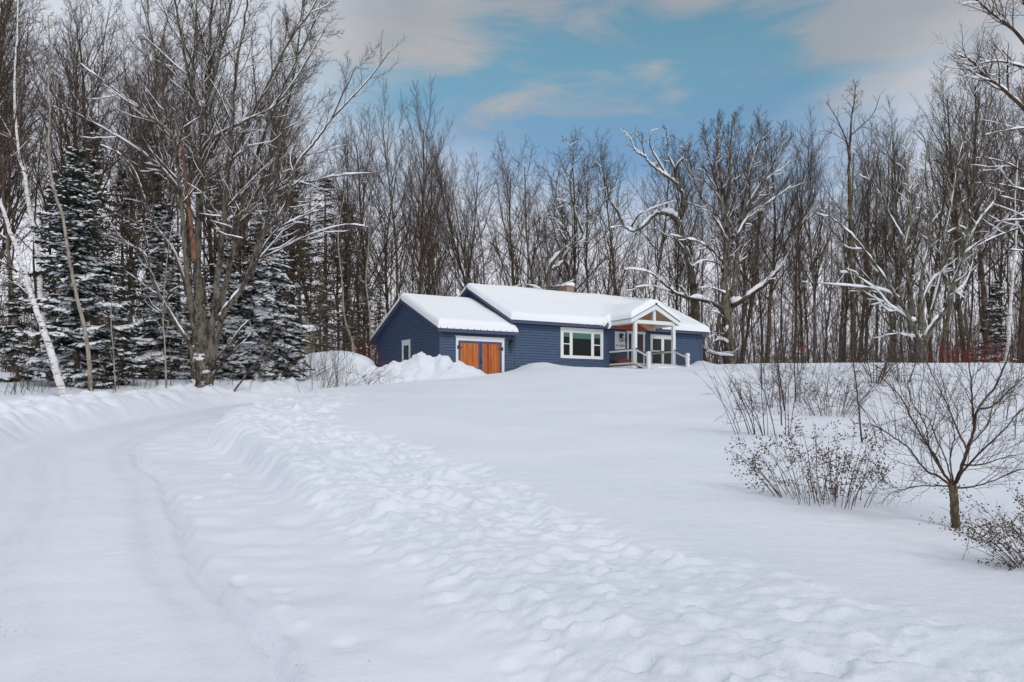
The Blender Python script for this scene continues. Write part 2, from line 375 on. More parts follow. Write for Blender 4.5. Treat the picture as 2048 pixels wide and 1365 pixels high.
def field_z(x, y):
    x = np.asarray(x, float); y = np.asarray(y, float)
    r = _wt[_n] + _wt[_n + 1] * x / _S + _wt[_n + 2] * y / _S
    for i in range(_n):
        r = r + _wt[i] * _K(((x - _P[i, 0]) ** 2 + (y - _P[i, 1]) ** 2) / _S ** 2)
    return r
ROADZ = ([-10, 0, 5, 8, 12, 16, 20, 25, 30, 35, 40, 44, 47, 60], [-.15, -.1, -.05, .1, .3, .55, .8, 1.15, 1.5, 1.95, 2.5, 3.1, 3.4, 3.6])
INNER = [(2.4, -6), (1.4, -2), (.8, 2), (-.05, 4), (-.47, 4.9), (-.85, 5.9), (-1.28, 6.8), (-1.87, 7.9), (-2.98, 10.4), (-4.53, 14), (-6.2, 17), (-7.6, 20), (-8.35, 25), (-8.1, 32), (-6.0, 37), (-3.2, 42), (.1, 47.5)]
OUTER = [(-4.5, -6), (-4.7, 0), (-5.2, 4), (-6.4, 8), (-8.4, 12), (-10.7, 17), (-12.1, 21), (-12.4, 25.5), (-11.7, 32.5), (-9.7, 37), (-7.2, 41.5), (-4.3, 44.6)]
def line_dist(poly, x, y):
    """signed distance to a polyline, positive to its right when walking along it"""
    best = np.full(x.shape, 1e9); sgn = np.zeros(x.shape); par = np.zeros(x.shape)
    for i in range(len(poly) - 1):
        ax, ay = poly[i]; bx, by = poly[i + 1]; dx, dy = bx - ax, by - ay; L2 = dx * dx + dy * dy
        t = np.clip(((x - ax) * dx + (y - ay) * dy) / L2, 0, 1)
        qx, qy = x - ax - t * dx, y - ay - t * dy; d = np.hypot(qx, qy)
        s = np.where(dx * qy - dy * qx < 0, 1.0, -1.0)
        m = d < best; best = np.where(m, d, best); sgn = np.where(m, s, sgn); par = np.where(m, ay + t * dy, par)
    return best * sgn, par
def smooth_poly(P, n=8):
    out = []
    for i in range(len(P) - 1):
        p0, p1, p2, p3 = [np.array(P[max(0, min(len(P) - 1, k))], float) for k in (i - 1, i, i + 1, i + 2)]
        for j in range(n):
            t = j / n
            out.append(tuple(0.5 * (2 * p1 + (p2 - p0) * t + (2 * p0 - 5 * p1 + 4 * p2 - p3) * t * t + (3 * p1 - p0 - 3 * p2 + p3) * t ** 3)))
    return out + [tuple(P[-1])]
INN, OUT = smooth_poly(INNER, 4), smooth_poly(OUTER, 4)
BANK = [(-9, .2), (0, .25), (8, .3), (14, .38), (18, .46), (22, .62), (26, .74), (31, .70), (34, .42), (37, .22), (42, .12), (50, .0)]

def ground(x, y, fine=False):
    x = np.asarray(x, float); y = np.asarray(y, float)
    wob = 0.12 * perlin(x * 0.6, y * 0.6, 3) + 0.04 * perlin(x * 2.7, y * 2.7, 4)
    si, yi = line_dist(INN, x, y); so, yo = line_dist(OUT, x, y)
    si = si + wob; so = -so + .15 * perlin(x * .35, y * .35, 8)                       # both now positive going off the driveway
    far = sstep(30, 40, yi)
    rz = np.interp(y, *ROADZ) + 0.02 * fbm(x * .5, y * .5, 3, 11)
    fz = field_z(x, y) + 0.035 * fbm(x * .22, y * .22, 3, 21)
    # the ploughed strip along the driveway's inner edge
    near = sstep(13, 8, y)
    wscarp = 0.45 + 0.9 * near
    m = sstep(0, 1, si / wscarp)
    bandw = 3.1 + 0.6 * perlin(x * .15, y * .15, 5)
    band = sstep(0.1, 0.7, si) * sstep(bandw + .5, bandw - .6, si) * sstep(36, 22, yi)
    ridge = np.exp(-((si - bandw + .1) / .38) ** 2) * sstep(12, 6, y) * sstep(0.0, 4.0, y)
    lip = np.exp(-((si - .75) / .5) ** 2) * (0.13 * sstep(9, 13, y) * sstep(30, 20, y))
    z = rz * (1 - m) + (fz - 0.05 * band) * m + lip + 0.045 * ridge * (1 + fbm(x * 1.6, y * 1.6, 3, 31))
    # the bank pushed up on the outer side
    ml = sstep(0, 1.5, so)
    crest = np.interp(y, *zip(*BANK)) * (1 + .12 * fbm(x * .3, y * .3, 2, 41))
    bk = np.where(so < 1.5, sstep(-.15, 1.5, so), np.exp(-((so - 1.5) / 1.15) ** 2))
    zl = rz * (1 - ml) + fz * ml
    bl = np.maximum(zl, zl * (1 - bk) + (rz + crest) * bk)
    z = np.where(so > -.3, np.where(so > 0, bl, z + (rz + crest - z) * bk), z)
    rough = np.clip(band + bk * (so > -.1) * .9, 0, 1)
    # apron of the garage, drifts against the house
    a, b = WH(x, y)
    z = z + 0.30 * np.exp(-((a - 6.2) / 1.25) ** 2 - ((b + .35) / 1.0) ** 2) + 0.30 * np.exp(-((a - 18.9) / .55) ** 2 - ((b + .5) / .7) ** 2) \
          + 0.07 * fbm(a * .6, b * .6, 3, 51) * sstep(3, .5, np.abs(b)) * sstep(5, 6, a)
    if fine:
        c = fbm(x * 1.9, y * 1.9, 5, 61, .55)
        cc = np.abs(fbm(x * 1.1, y * 1.3, 4, 71, .55))
        nr = sstep(15, 8, y) * (so < 0)
        c2 = fbm(x * 3.6, y * 4.2, 4, 65, .6)
        z = z + rough * ((0.030 * c + 0.026 * (0.35 - cc)) * (1 - .85 * nr) * (1 - .45 * (so > 0)) + .015 * c2 * (.8 + .5 * nr)) + (1 - rough) * m * (0.009 * fbm(x * .9, y * 2.2, 4, 81) + .005 * fbm(x * 4, y * 5, 3, 82))
        road = (1 - m) * (so < 0)
        # wheel ruts running along the driveway
        tr = np.zeros_like(x); lane = np.interp(y, [4, 6, 9, 15, 22], [-.72, -.86, -1.10, -1.35, -1.3])
        z = z + (1 - m) * .075 * sstep(-.08, .05, si - wob * .3 - lane + .08 * perlin(y * .35, y * 0, 93)) * (1 + .5 * perlin(x * 2, y * 2, 94))
        z = z + (1 - m) * .014 * sstep(0, .6, si - lane) * .5 * np.clip(fbm(x * 2.2, y * 2.2, 4, 97), 0, 1)
        for off, dep, wd in ((-.10, .085, .06), (-1.75, .030, .12), (-.50, .010, .08), (-2.3, .016, .13)):
            dd = si - wob * .3 - lane - off - .1 * perlin(y * .35, y * 0, 91 + int(off * 10) % 7)
            z = z - road * dep * (np.exp(-(dd / wd) ** 2) - .55 * np.exp(-((dd - wd * 1.7) / (wd * .7)) ** 2)) * (0.65 + .35 * perlin(x * .8, y * .8, 6))
            tr = tr + np.exp(-(dd / (wd * 2.2)) ** 2)
        z = z + road * (0.010 * fbm(x * 1.6, y * 1.6, 4, 95) + .005 * fbm(si * 4.5, yi * .35, 4, 96) * (1 - sstep(-.1, .4, si - lane)))
        return z, road, np.clip(tr, 0, 1) * road, rough
    return z
def gz(x, y): return float(ground(np.array([x]), np.array([y]))[0])

def axis(segs):
    out = []
    for a, b, s in segs: out += list(np.arange(a, b - 1e-6, s))
    return np.array(out + [segs[-1][1]])
XS = axis([(-260, -80, 12), (-80, -30, 1.6), (-30, -16, .3), (-16, -8, .10), (-8, -5, .06), (-5, 4.6, .036), (4.6, 12, .12), (12, 30, .4), (30, 80, 1.6), (80, 260, 12)])
YS = axis([(-25, 1.5, .8), (1.5, 3.2, .08), (3.2, 13, .038), (13, 16, .06), (16, 30, .09), (30, 50, .16), (50, 70, .6), (70, 120, 2.5), (120, 420, 15)])
X, Y = np.meshgrid(XS, YS)
Z, ROAD, TRK, ROUGH = ground(X, Y, True)
# clods and hollows in the ploughed strips
rs = np.random.RandomState(5)
def clod(cx, cy, r, h, ex=1.0):
    i0, i1 = np.searchsorted(XS, [cx - 2.6 * r * ex, cx + 2.6 * r * ex]); j0, j1 = np.searchsorted(YS, [cy - 2.6 * r, cy + 2.6 * r])
    if i1 - i0 < 3 or j1 - j0 < 3: return
    xx, yy = X[j0:j1, i0:i1], Y[j0:j1, i0:i1]
    d2 = ((xx - cx) / (r * ex)) ** 2 + ((yy - cy) / r) ** 2
    d2 = d2 * (1 + .5 * perlin(xx / r * .8, yy / r * .8, int(cx * 7) % 5))
    Z[j0:j1, i0:i1] += h * np.exp(-np.maximum(d2, 0) ** 2.2) * (ROUGH[j0:j1, i0:i1] if h else 1)
_seg = np.array([math.hypot(INN[i + 1][0] - INN[i][0], INN[i + 1][1] - INN[i][1]) for i in range(len(INN) - 1)]); _cum = np.cumsum(_seg) / _seg.sum()
for k in range(7000):
    i = int(np.searchsorted(_cum, rs.rand())); i = min(i, len(INN) - 2); f_ = rs.rand(); px = INN[i][0] * (1 - f_) + INN[i + 1][0] * f_; py = INN[i][1] * (1 - f_) + INN[i + 1][1] * f_
    if py < 1 or py > 33: continue
    s = .2 + 3.6 * rs.rand(); nx, ny = INN[min(i + 1, len(INN) - 1)][0] - INN[i - 1][0], INN[min(i + 1, len(INN) - 1)][1] - INN[i - 1][1]; L = math.hypot(nx, ny)
    px += ny / L * s + rs.randn() * .5; py += -nx / L * s + rs.randn() * .6
    r = .032 + (.04 + .07 * min(1, py / 13)) * rs.rand() ** 2.6
    clod(px, py, r, (rs.rand() * .75 + .25) * r * (0.75 if rs.rand() < .5 else -.95) * (1.0 if py > 9 else .9), 1 + .6 * rs.rand())
for k in range(2600):
    i = int(rs.rand() * (len(OUT) - 1)); px, py = OUT[i]
    if py < 10 or py > 40: continue
    px -= .2 + 2.4 * rs.rand(); py += rs.randn() * .6
    r = .06 + .2 * rs.rand() ** 2.5
    clod(px, py, r, r * (.5 if rs.rand() < .6 else -.5), 1.3)
# loose lumps fallen on the driveway, boot prints
def lump(cx, cy, r, h):
    i0, i1 = np.searchsorted(XS, [cx - 3 * r, cx + 3 * r]); j0, j1 = np.searchsorted(YS, [cy - 3 * r, cy + 3 * r])
    xx, yy = X[j0:j1, i0:i1], Y[j0:j1, i0:i1]
    Z[j0:j1, i0:i1] += h * np.exp(-(((xx - cx) ** 2 + (yy - cy) ** 2) / r ** 2) ** 2)
for (u, v, D, r, h) in [(455, 965, 13.6, .17, .08), (398, 1008, 11.6, .13, .05), (470, 985, 12.6, .1, .03), (440, 1015, 11.2, .12, .03), (505, 1075, 9.4, .12, .02),
                        (560, 1215, 6.65, .14, -.03), (572, 1232, 6.4, .1, -.02), (690, 1310, 5.4, .14, -.03), (700, 1325, 5.25, .1, -.02), (565, 1258, 6.1, .11, .025), (600, 1280, 5.8, .1, .02), (235, 1105, 8.3, .12, -.015), (480, 1185, 7.1, .09, .02)]:
    lump(ux(u, D), D, r * .6, h * .8)
# the hollow broken in the left bank
for dx_, dy_, r_, h_ in [(0, 0, .42, -.22), (-.5, .2, .35, -.14), (.45, -.1, .3, .1), (-.9, .35, .3, .1), (-.15, -.35, .3, .08), (.9, .1, .25, -.1)]:
    clod(ux(180, 22.6) + dx_, 22.9 + dy_, r_, h_, 1.5)
ny_, nx_ = X.shape
verts = np.stack([X, Y, Z], -1).reshape(-1, 3)
jj, ii = np.meshgrid(np.arange(ny_ - 1), np.arange(nx_ - 1), indexing='ij')
q = np.stack([jj * nx_ + ii, jj * nx_ + ii + 1, (jj + 1) * nx_ + ii + 1, (jj + 1) * nx_ + ii], -1).reshape(-1, 4)
qroad = (ROAD.reshape(-1)[q].mean(1) > .5) & (verts[q[:, 0], 1] < 47)
dZy = np.gradient(Z, YS, axis=0); dZx = np.gradient(Z, XS, axis=1)
nrm = np.stack([-dZx, -dZy, np.ones_like(Z)], -1).reshape(-1, 3); nrm /= np.linalg.norm(nrm, axis=1, keepdims=True)
def ground_part(name, sel, mat):
    used = np.unique(q[sel]); mp = np.full(len(verts), -1); mp[used] = np.arange(len(used))
    o = mesh_np(name, verts[used], mp[q[sel]], mat)
    at = o.data.attributes.new('track', 'FLOAT', 'POINT'); at.data.foreach_set('value', TRK.reshape(-1)[used].astype(np.float32))
    o.data.normals_split_custom_set_from_vertices(nrm[used].tolist())
    return tag(o, kind='structure')
ground_part('ground', ~qroad, MT['snow'])
ground_part('driveway', qroad, MT['road_snow'])

# ------------------------------------------------------------------ ploughed piles and buried shapes
def pile(name, cx, cy, rx, ry, rot, hfun, label, res=.07, cat='snow pile', mat='snow'):
    nx = int(2 * rx / res); ny = int(2 * ry / res)
    gx = np.linspace(-rx, rx, nx); gy = np.linspace(-ry, ry, ny); A, B = np.meshgrid(gx, gy)
    wx = cx + A * math.cos(rot) - B * math.sin(rot); wy = cy + A * math.sin(rot) + B * math.cos(rot)
    g = ground(wx, wy); h = hfun(A, B)
    z = g + h
    V = np.stack([wx - cx, wy - cy, z - g.min()], -1).reshape(-1, 3)
    j, i = np.meshgrid(np.arange(ny - 1), np.arange(nx - 1), indexing='ij')
    qq = np.stack([j * nx + i, j * nx + i + 1, (j + 1) * nx + i + 1, (j + 1) * nx + i], -1).reshape(-1, 4)
    keep = h.reshape(-1)[qq].max(1) > -.10
    o = mesh_np(name, V, qq[keep], MT[mat], loc=(cx, cy, float(g.min())))
    return tag(o, label, cat)
def hp(A, B):
    peaks = [(-.4, .1, 1.0, 1.72), (.35, 0, .7, 1.45), (.95, -.05, .85, 1.62), (1.6, -.25, .8, 1.02), (2.15, -.45, .7, .45), (-1.5, .2, 1.2, 1.12), (-2.7, .3, 1.3, .85), (-3.9, .3, 1.3, .62), (-5.0, .3, 1.1, .35)]
    h = 0
    for px, py, r, hh in peaks:
        h = h + np.exp(7 * hh * np.exp(-(((A - px) / r) ** 2 + ((B - py) / (r * 1.35)) ** 2) * .75))
    h = np.log(h - len(peaks) + 1.0) / 7
    n = fbm(A * 1.1, B * 1.1, 5, 101, .55)
    r = np.abs(fbm(A * .9 + 3, B * 1.6, 4, 111))
    return h * (1 + .10 * n) + sstep(0.05, .5, h) * (.10 * n - .10 * r) - .12 + .12 * sstep(0, .25, h)
pile('snow_pile', -4.6, 42.6, 6, 3.0, math.radians(8), hp, 'tall ploughed snow pile heaped against the garage corner beside the orange doors', .055)
def hcar(A, B):
    ex = (np.abs(A / 2.2) ** 4 + np.abs(B / 1.25) ** 4)
    top = 1.35 + .12 * np.exp(-((A - .1) / .9) ** 2) - .12 * sstep(.4, 2.2, A)
    body = top * np.clip(1 - ex, 0, 1) ** .28
    skirt = .55 * np.clip(1 - np.hypot(A / 3.9, B / 2.4), 0, 1)
    return np.maximum(body, skirt) * (1 + .03 * fbm(A, B, 3, 121)) + .02 * fbm(A * 1.5, B * 1.5, 3, 125) - .05
pile('snow_mound', ux(668, 45), 45.6, 4.0, 2.5, math.radians(4), hcar, 'large smooth rounded snow mound behind the brush left of the garage', .07, 'snow mound')

# ------------------------------------------------------------------ the blue house
ZB = 3.3
house = empty('ranch_house', (P0[0], P0[1], ZB), TH)
tag(house, 'navy blue clapboard ranch house with snowy roofs, orange garage doors and a white porch', 'house')
class HB(MB):
    def build(s, name, mat, parent=house, bevel=0.0, smooth=False):
        s.v = [(x, y, z - ZB) for x, y, z in s.v]
        return MB.build(s, name, mat, parent, bevel, smooth)
def hb(name, mat, parent, boxes, bevel=0.0):
    m = HB()
    for b in boxes: m.box(*b)
    return m.build(name, MT[mat], parent, bevel)
COURSE = 0.155
def lap(m, plane, at, z0, z1, lo, hi, sgn):
    """lap siding: plane 'y' (facing -y/+y) or 'x'; lo(z), hi(z) give the extent at height z"""
    z = z0
    while z < z1 - 1e-3:
        zt = min(z + COURSE, z1)
        a0, a1, b0, b1 = lo(z), hi(z), lo(zt), hi(zt)
        if a1 - a0 > .02:
            if b1 <= b0: b0 = b1 = (b0 + b1) / 2
            o, i = at + sgn * .050, at + sgn * .003
            i = at + sgn * .030; zg = z + .030          # each board stands off the one below, leaving a narrow recess
            if plane == 'y': vs = [(a0, o, zg), (a1, o, zg), (b1, i, zt), (b0, i, zt), (a0, at, zg), (a1, at, zg)]
            else: vs = [(o, a0, zg), (o, a1, zg), (i, b1, zt), (i, b0, zt), (at, a0, zg), (at, a1, zg)]
            m.raw(vs, [(0, 1, 2, 3), (4, 5, 1, 0)])
        z = zt
# garage: a 0..4.82, b 0..9.65, ridge b 4.95; main: a 4.82..19.44, b 0..10.5, ridge b 5.28
GL, GD, ML, MD = 4.82, 9.65, 19.44, 10.55
def gro(b): return 6.10 + (b + .4) * .405 if b <= 4.98 else 8.28 - (b - 4.98) * .405
def mro(b): return 6.83 + (b + .4) * .449 if b <= 5.28 else 9.38 - (b - 5.28) * .449
TK = .17
m = HB(); m.prism([(0, 2.9), (GD, 2.9), (GD, gro(GD) - TK), (4.98, 8.28 - TK), (0, gro(0) - TK)], 'x', 0, GL)
m2 = HB(); m2.prism([(.004, 2.9), (MD, 2.9), (MD, mro(MD) - TK), (5.28, 9.38 - TK), (.004, mro(0) - TK)], 'x', GL + .004, ML)
def inv(f, ridge, z, side):
    # extent of the gable at height z
    lo, hi = (-.4, ridge) if side < 0 else (ridge, 2 * ridge + .4)
    for _ in range(40):
        mid = (lo + hi) / 2
        if (f(mid) - TK < z) == (side < 0): lo = mid
        else: hi = mid
    return (lo + hi) / 2
lap(m, 'y', 0, 3.2, 5.93, lambda z: .0, lambda z: GL, -1)
lap(m, 'x', 0, 3.2, 8.09, lambda z: max(0, inv(gro, 4.98, z, -1)), lambda z: min(GD, inv(gro, 4.98, z, 1)), -1)
gw = m.build('garage_wall', MT['siding'])
lap(m2, 'y', .004, 3.2, 6.66, lambda z: GL + .03, lambda z: ML, -1)
lap(m2, 'x', GL + .004, 5.0, 9.19, lambda z: max(0, inv(mro, 5.28, z, -1)), lambda z: min(MD, inv(mro, 5.28, z, 1)), -1)
mw = m2.build('wall', MT['siding'])
hb('corner_board', 'navy_trim', gw, [(-.055, .10, -.055, .10, 2.9, 5.93)], .004)
for x0, x1 in ((GL - .06, GL + .05), (ML - .10, ML + .03)): hb('corner_board', 'navy_trim', mw, [(x0, x1, -.055, -.006, 2.9, 6.66)], .004)
def roof(name, f, ridge, a0, a1, soff):
    e0, e1 = -.4, 2 * ridge + .4
    m = HB(); n = [(e0, f(e0)), (ridge, f(ridge)), (e1, f(e1)), (e1, f(e1) - .19), (e1 - .02, f(e1) - .19), (ridge, f(ridge) - TK), (e0 + .02, f(e0) - .19), (e0, f(e0) - .19)]
    m.prism(n, 'x', a0, a1)
    r = m.build(name, MT['navy_trim'])
    m = HB(); m.box(a0 + .05, a1 - .02, e0 + .03, .0, soff - .03, soff)
    m.build('soffit', MT['soffit'], r)
    m = HB()   # black metal drip edge and ribs that show under the snow
    t = .028
    m.prism([(e0 - .03, f(e0) + .002), (ridge, f(ridge) + .012), (e1 + .03, f(e1) + .002), (e1 + .03, f(e1) + t), (ridge, f(ridge) + t + .01), (e0 - .03, f(e0) + t)], 'x', a0 - .03, a1 + .02)
    a = a0 + .1
    while a < a1: m.box(a, a + .035, e0 - .045, e0 + .05, f(e0) + .0, f(e0) + .065); a += .42
    m.build('drip_edge', MT['black'], r)
    return r
rg = roof('garage_roof', gro, 4.98, -.3, GL - .002, 5.95)
rm = roof('roof', mro, 5.28, 4.35, 19.70, 6.67)
m = HB(); m.box(-.34, -.1, 4.9, 5.06, 8.27, 8.36); m.build('ridge_cap', MT['black'], rg)
m = HB(); m.box(4.31, 4.6, 5.2, 5.36, 9.37, 9.46); m.build('ridge_cap', MT['black'], rm)

# snow on the roofs: one sheet of snow per roof, thick and rounded off at the edges
def edge_t(d, T, R=.30): 
    k = np.clip(d / R, 0, 1); return T * np.sqrt(np.clip(1 - (1 - k) ** 2.2, 0, 1))
def snow_sheet(name, parent, A, B, base, T, inside, dist):
    AA, BB = np.meshgrid(A, B); base_z = base(AA, BB); d = dist(AA, BB)
    t = edge_t(d, T(AA, BB)) + .012
    top = base_z + t
    ny, nx = AA.shape
    ins = inside(AA, BB)
    V = np.stack([AA, BB, top - ZB], -1).reshape(-1, 3)
    j, i = np.meshgrid(np.arange(ny - 1), np.arange(nx - 1), indexing='ij')
    qq = np.stack([j * nx + i, j * nx + i + 1, (j + 1) * nx + i + 1, (j + 1) * nx + i], -1).reshape(-1, 4)
    cx = V[qq, 0].mean(1); cy = V[qq, 1].mean(1)
    keep = inside(cx, cy)
    o = mesh_np(name, V, qq[keep], MT['roof_snow'], parent)
    return o
def dense(a0, a1, step, edges, ed=.45, fine=.03):
    """axis values, finer near the given edges"""
    out = [a0]; x = a0
    while x < a1:
        s = fine if min(abs(x - e) for e in edges) < ed else step
        x += s; out.append(min(x, a1))
    for e in edges: out.append(e)
    return np.unique(np.round(out, 4))
ga0, ga1, gb0, gb1 = -.33, GL - .01, -.44, 10.40
GA = dense(ga0, ga1, .15, [ga0, ga1]); GB = dense(gb0, gb1, .15, [gb0, gb1, 4.98])
def softroof(f, ridge, w=.35):
    def g(A, B):
        x = np.abs(B - ridge); s = .405 if f is gro else .449
        return f(ridge) - s * (np.sqrt(x * x + w * w) - .0) + .03 + s * w * .25
    return g
def np_roof(f, ridge, top, s):
    return lambda A, B: top - s * np.abs(B - ridge)
def gT(A, B):
    return .47 + .03 * fbm(A * .5, B * .5, 3, 131) - .10 * np.exp(-((A - ga1) / .35) ** 2) - .0 * B - .05 * np.exp(-((B - 4.98) / .35) ** 2)
def gdist(A, B):
    return np.minimum(np.minimum(A - ga0, ga1 + .35 * (B > .6) - A), np.minimum(B - gb0, gb1 - B)) 
snow_sheet('roof_snow', rg, GA, GB, np_roof(gro, 4.98, 8.285, .405), gT, lambda A, B: A == A, gdist)

# porch geometry
PC, PS = 13.32, .5            # ridge position, pitch
PA0, PA1, PB0, PB1 = 11.43, 15.21, -2.52, 2.3
def pro(a): return 8.02 - PS * abs(a - PC)
ma0, ma1, mb0, mb1 = 4.31, 19.76, -.46, 11.0
MA = dense(ma0, ma1, .13, [ma0, ma1, PA0 - .05, PA1 + .05, PC]); MBx = dense(PB0 - .04, mb1, .13, [PB0 - .04, mb0, mb1])
pa0, pa1, pb0 = PA0 - .04, PA1 + .04, PB0 - .04
def inp(A, B): return (B >= mb0 - 1e-6) | ((A > pa0 - 1e-6) & (A < pa1 + 1e-6))
def mbase(A, B):
    mm = 9.385 - .449 * np.abs(B - 5.28); pp = 8.03 - PS * np.abs(A - PC)
    pin = (A > pa0 - .3) & (A < pa1 + .3) & (B < 2.6)
    k = .18
    sm = np.where(pin, np.maximum(mm, pp) + np.where(B > mb0 + .02, .09 * np.exp(-((mm - pp) / k) ** 2), 0), mm)
    return np.where((B < mb0 + .0) , pp, sm)
def mdist(A, B):
    dm = np.minimum(np.minimum(A - ma0, ma1 - A), np.minimum(B - mb0, mb1 - B))
    dp = np.minimum(np.minimum(A - pa0, pa1 - A), np.minimum(B - pb0, 6 - B))
    return np.maximum(dm, dp)
def mT(A, B):
    t = .40 + .04 * fbm(A * .4, B * .4, 3, 141) + .05 * np.exp(-((A - 12.3) / .8) ** 2) * (B < 1) - .06 * np.exp(-((B - 5.28) / .4) ** 2)
    t = t + .05 * np.exp(-((A - PC) / .7) ** 2) * (B < 3) - .16 * np.exp(-((A - PC) / .14) ** 2) * (B < .6)
    return t
snow_sheet('roof_snow', rm, MA, MBx, mbase, mT, inp, mdist)
# slumped snow and icicles hanging over the eave beside the porch
rr = random.Random(4)
for k in range(34):
    m = HB()
    a = 8.7 + 2.75 * (k / 33) + rr.uniform(-.05, .05); L = rr.uniform(.03, .11) + (.08 if rr.random() < .15 else 0); r = rr.uniform(.012, .03)
    m.cyl((a, -.455 + rr.uniform(-.01, .02)), .004, 6.85 - L, 6.88, 6, r)
    m.build('icicle', MT['ice'], rm, smooth=True)
t = Tubes()
t.add([(11.30, -.50, 7.05 - ZB), (11.34, -.52, 6.92 - ZB), (11.33, -.52, 6.78 - ZB), (11.27, -.49, 6.68 - ZB), (11.20, -.46, 6.64 - ZB)], [.13, .12, .10, .085, .03], 8)
t.add([(11.0, -.46, 6.98 - ZB), (10.95, -.50, 6.88 - ZB), (10.9, -.50, 6.80 - ZB), (10.86, -.49, 6.76 - ZB), (10.82, -.47, 6.74 - ZB)], [.1, .09, .06, .04, .01], 8)
t.build('slumped_snow', MT['roof_snow'], rm)

# garage doors, casing and hinges
gc = hb('garage_door_casing', 'white', house, [(.95, 1.10, -.075, -.026, 3.2, 5.50), (3.90, 4.07, -.075, -.026, 3.2, 5.50), (.95, 4.07, -.078, -.026, 5.50, 5.72), (.90, 4.12, -.095, -.026, 5.72, 5.765)], .006)
hb('drip_cap', 'black', gc, [(.90, 4.12, -.096, -.026, 5.767, 5.780)])
for s, (x0, x1) in enumerate(((1.12, 2.49), (2.51, 3.88))):
    fr = .125
    d = hb('garage_door', 'navy_trim', house, [(x0, x1, -.055, -.028, 3.25, 5.49), (x0, x0 + fr, -.075, -.055, 3.25, 5.49), (x1 - fr, x1, -.075, -.055, 3.25, 5.49), (x0 + fr, x1 - fr, -.075, -.055, 5.37, 5.49), (x0 + fr, x1 - fr, -.075, -.055, 3.25, 3.4)], .004)
    d['label'] = 'left leaf of the orange plank garage doors' if s == 0 else 'right leaf of the orange plank garage doors'
    m = HB(); n = 11; wbd = (x1 - x0 - 2 * fr) / n; vals = []
    rr = random.Random(31 + s)
    for k in range(n):
        c0 = x0 + fr + k * wbd; pr = rr.uniform(-.002, .002); before = len(m.v)
        m.box(c0 + .006, c0 + wbd - .006, -.066 + pr, -.052, 3.4, 5.37)
        vals += [(rr.random() ** 2 * .6 if not (s == 1 and k in (3,)) else 1.0)] * (len(m.v) - before)
    p = m.build('cedar_planks', MT['cedar'], d)
    at = p.data.attributes.new('board', 'FLOAT', 'POINT'); at.data.foreach_set('value', vals)
    hx = x0 - .06 if s == 0 else x1 + .06; sg = 1 if s == 0 else -1
    for z in (5.12, 3.62):
        m = HB(); m.box(hx - .035, hx + .035, -.10, -.076, z - .10, z + .10)
        m.prism([(hx, z - .045), (hx + sg * .30, z - .012), (hx + sg * .30, z + .012), (hx, z + .045)], 'y', -.096, -.078)
        m.build('hinge', MT['black'], d)
    if s == 1:
        m = HB(); m.box(x0 + .02, x0 + .06, -.10, -.077, 4.28, 4.52); m.box(x0 - .05, x0 + .16, -.115, -.10, 4.28, 4.315); m.build('latch', MT['black'], d)
def lantern(a, b, z, h, name='wall_lantern'):
    r = empty(name, (a, b, z - ZB)); r.parent = house
    m = MB(); hw = h * .26
    m.box(-hw * .5, hw * .5, .0, .10, -.02, h * .55)                                  # back plate
    m.bar((0, .04, h * .52), (0, -.10, h * .62), .03, .03); m.cyl((0, -.12), .02, h * .42, h * .62, 8)
    for sx in (-1, 1):
        for sy in (-1, 1): m.bar((sx * hw * .8, -.12 + sy * hw * .8, -h * .40), (sx * hw, -.12 + sy * hw, h * .30), .018, .018, (0, 1, 0))
    m.box(-hw, hw, -.12 - hw, -.12 + hw, -h * .44, -h * .38)
    m.cyl((0, -.12), hw * 1.5, h * .28, h * .46, 4, hw * .4)
    m.build('lantern_frame', MT['black'], r)
    m = MB(); m.cyl((0, -.12), hw * .55, -h * .36, h * .1, 8); m.build('bulb_glass', MT['glass'], r)
    return r
lantern(4.48, -.12, 5.40, .50)

# windows
def window(a0, a1, z0, z1, trim, sashes, head=.20, label=None, sill=.12):
    """sashes: list of (a0, a1, double_hung, blind)"""
    zi1, zi0 = z1 - head, z0 + sill
    w = hb('window', 'white', house, [(a0, a0 + trim, -.085, -.026, zi0, zi1), (a1 - trim, a1, -.085, -.026, zi0, zi1), (a0, a1, -.09, -.026, zi1, z1), (a0, a1, -.09, -.026, z0, zi0)], .006)
    if label: w['label'] = label
    hb('drip_cap', 'black', w, [(a0 - .03, a1 + .03, -.10, -.026, z1 + .002, z1 + .02)])
    s0, s1 = a0 + trim, a1 - trim
    m = HB(); m.box(s0, s1, -.046, -.043, zi0, zi1); m.build('unlit_room_panel', MT['dark'], w)  # thin panel on the wall, painted dark in place of the room's shade
    prev = s0
    fr = HB(); gl = HB()
    for k, (x0, x1, dh, blind) in enumerate(sashes):
        if x0 > prev + .01: fr.box(prev, x0, -.075, -.035, zi0, zi1)
        e = .045
        for bx in ((x0, x0 + e, -.068, -.036, zi0, zi1), (x1 - e, x1, -.068, -.036, zi0, zi1), (x0 + e, x1 - e, -.068, -.036, zi1 - e, zi1), (x0 + e, x1 - e, -.068, -.036, zi0, zi0 + e)): fr.box(*bx)
        if dh: zm = (zi0 + zi1) / 2; fr.box(x0 + e, x1 - e, -.072, -.036, zm - .03, zm + .03)
        gl.box(x0 + e, x1 - e, -.060, -.057, zi0 + e, zi1 - e)
        if blind:
            hb('blind', 'blind', w, [(x0 + e, x1 - e, -.052, -.049, zi1 - e - blind, zi1 - e - .004)])
        prev = x1
    if prev < s1 - .01: fr.box(prev, s1, -.075, -.035, zi0, zi1)
    fr.build('sash_frame', MT['white'], w, .003); gl.build('pane', MT['glass'], w)
    return w
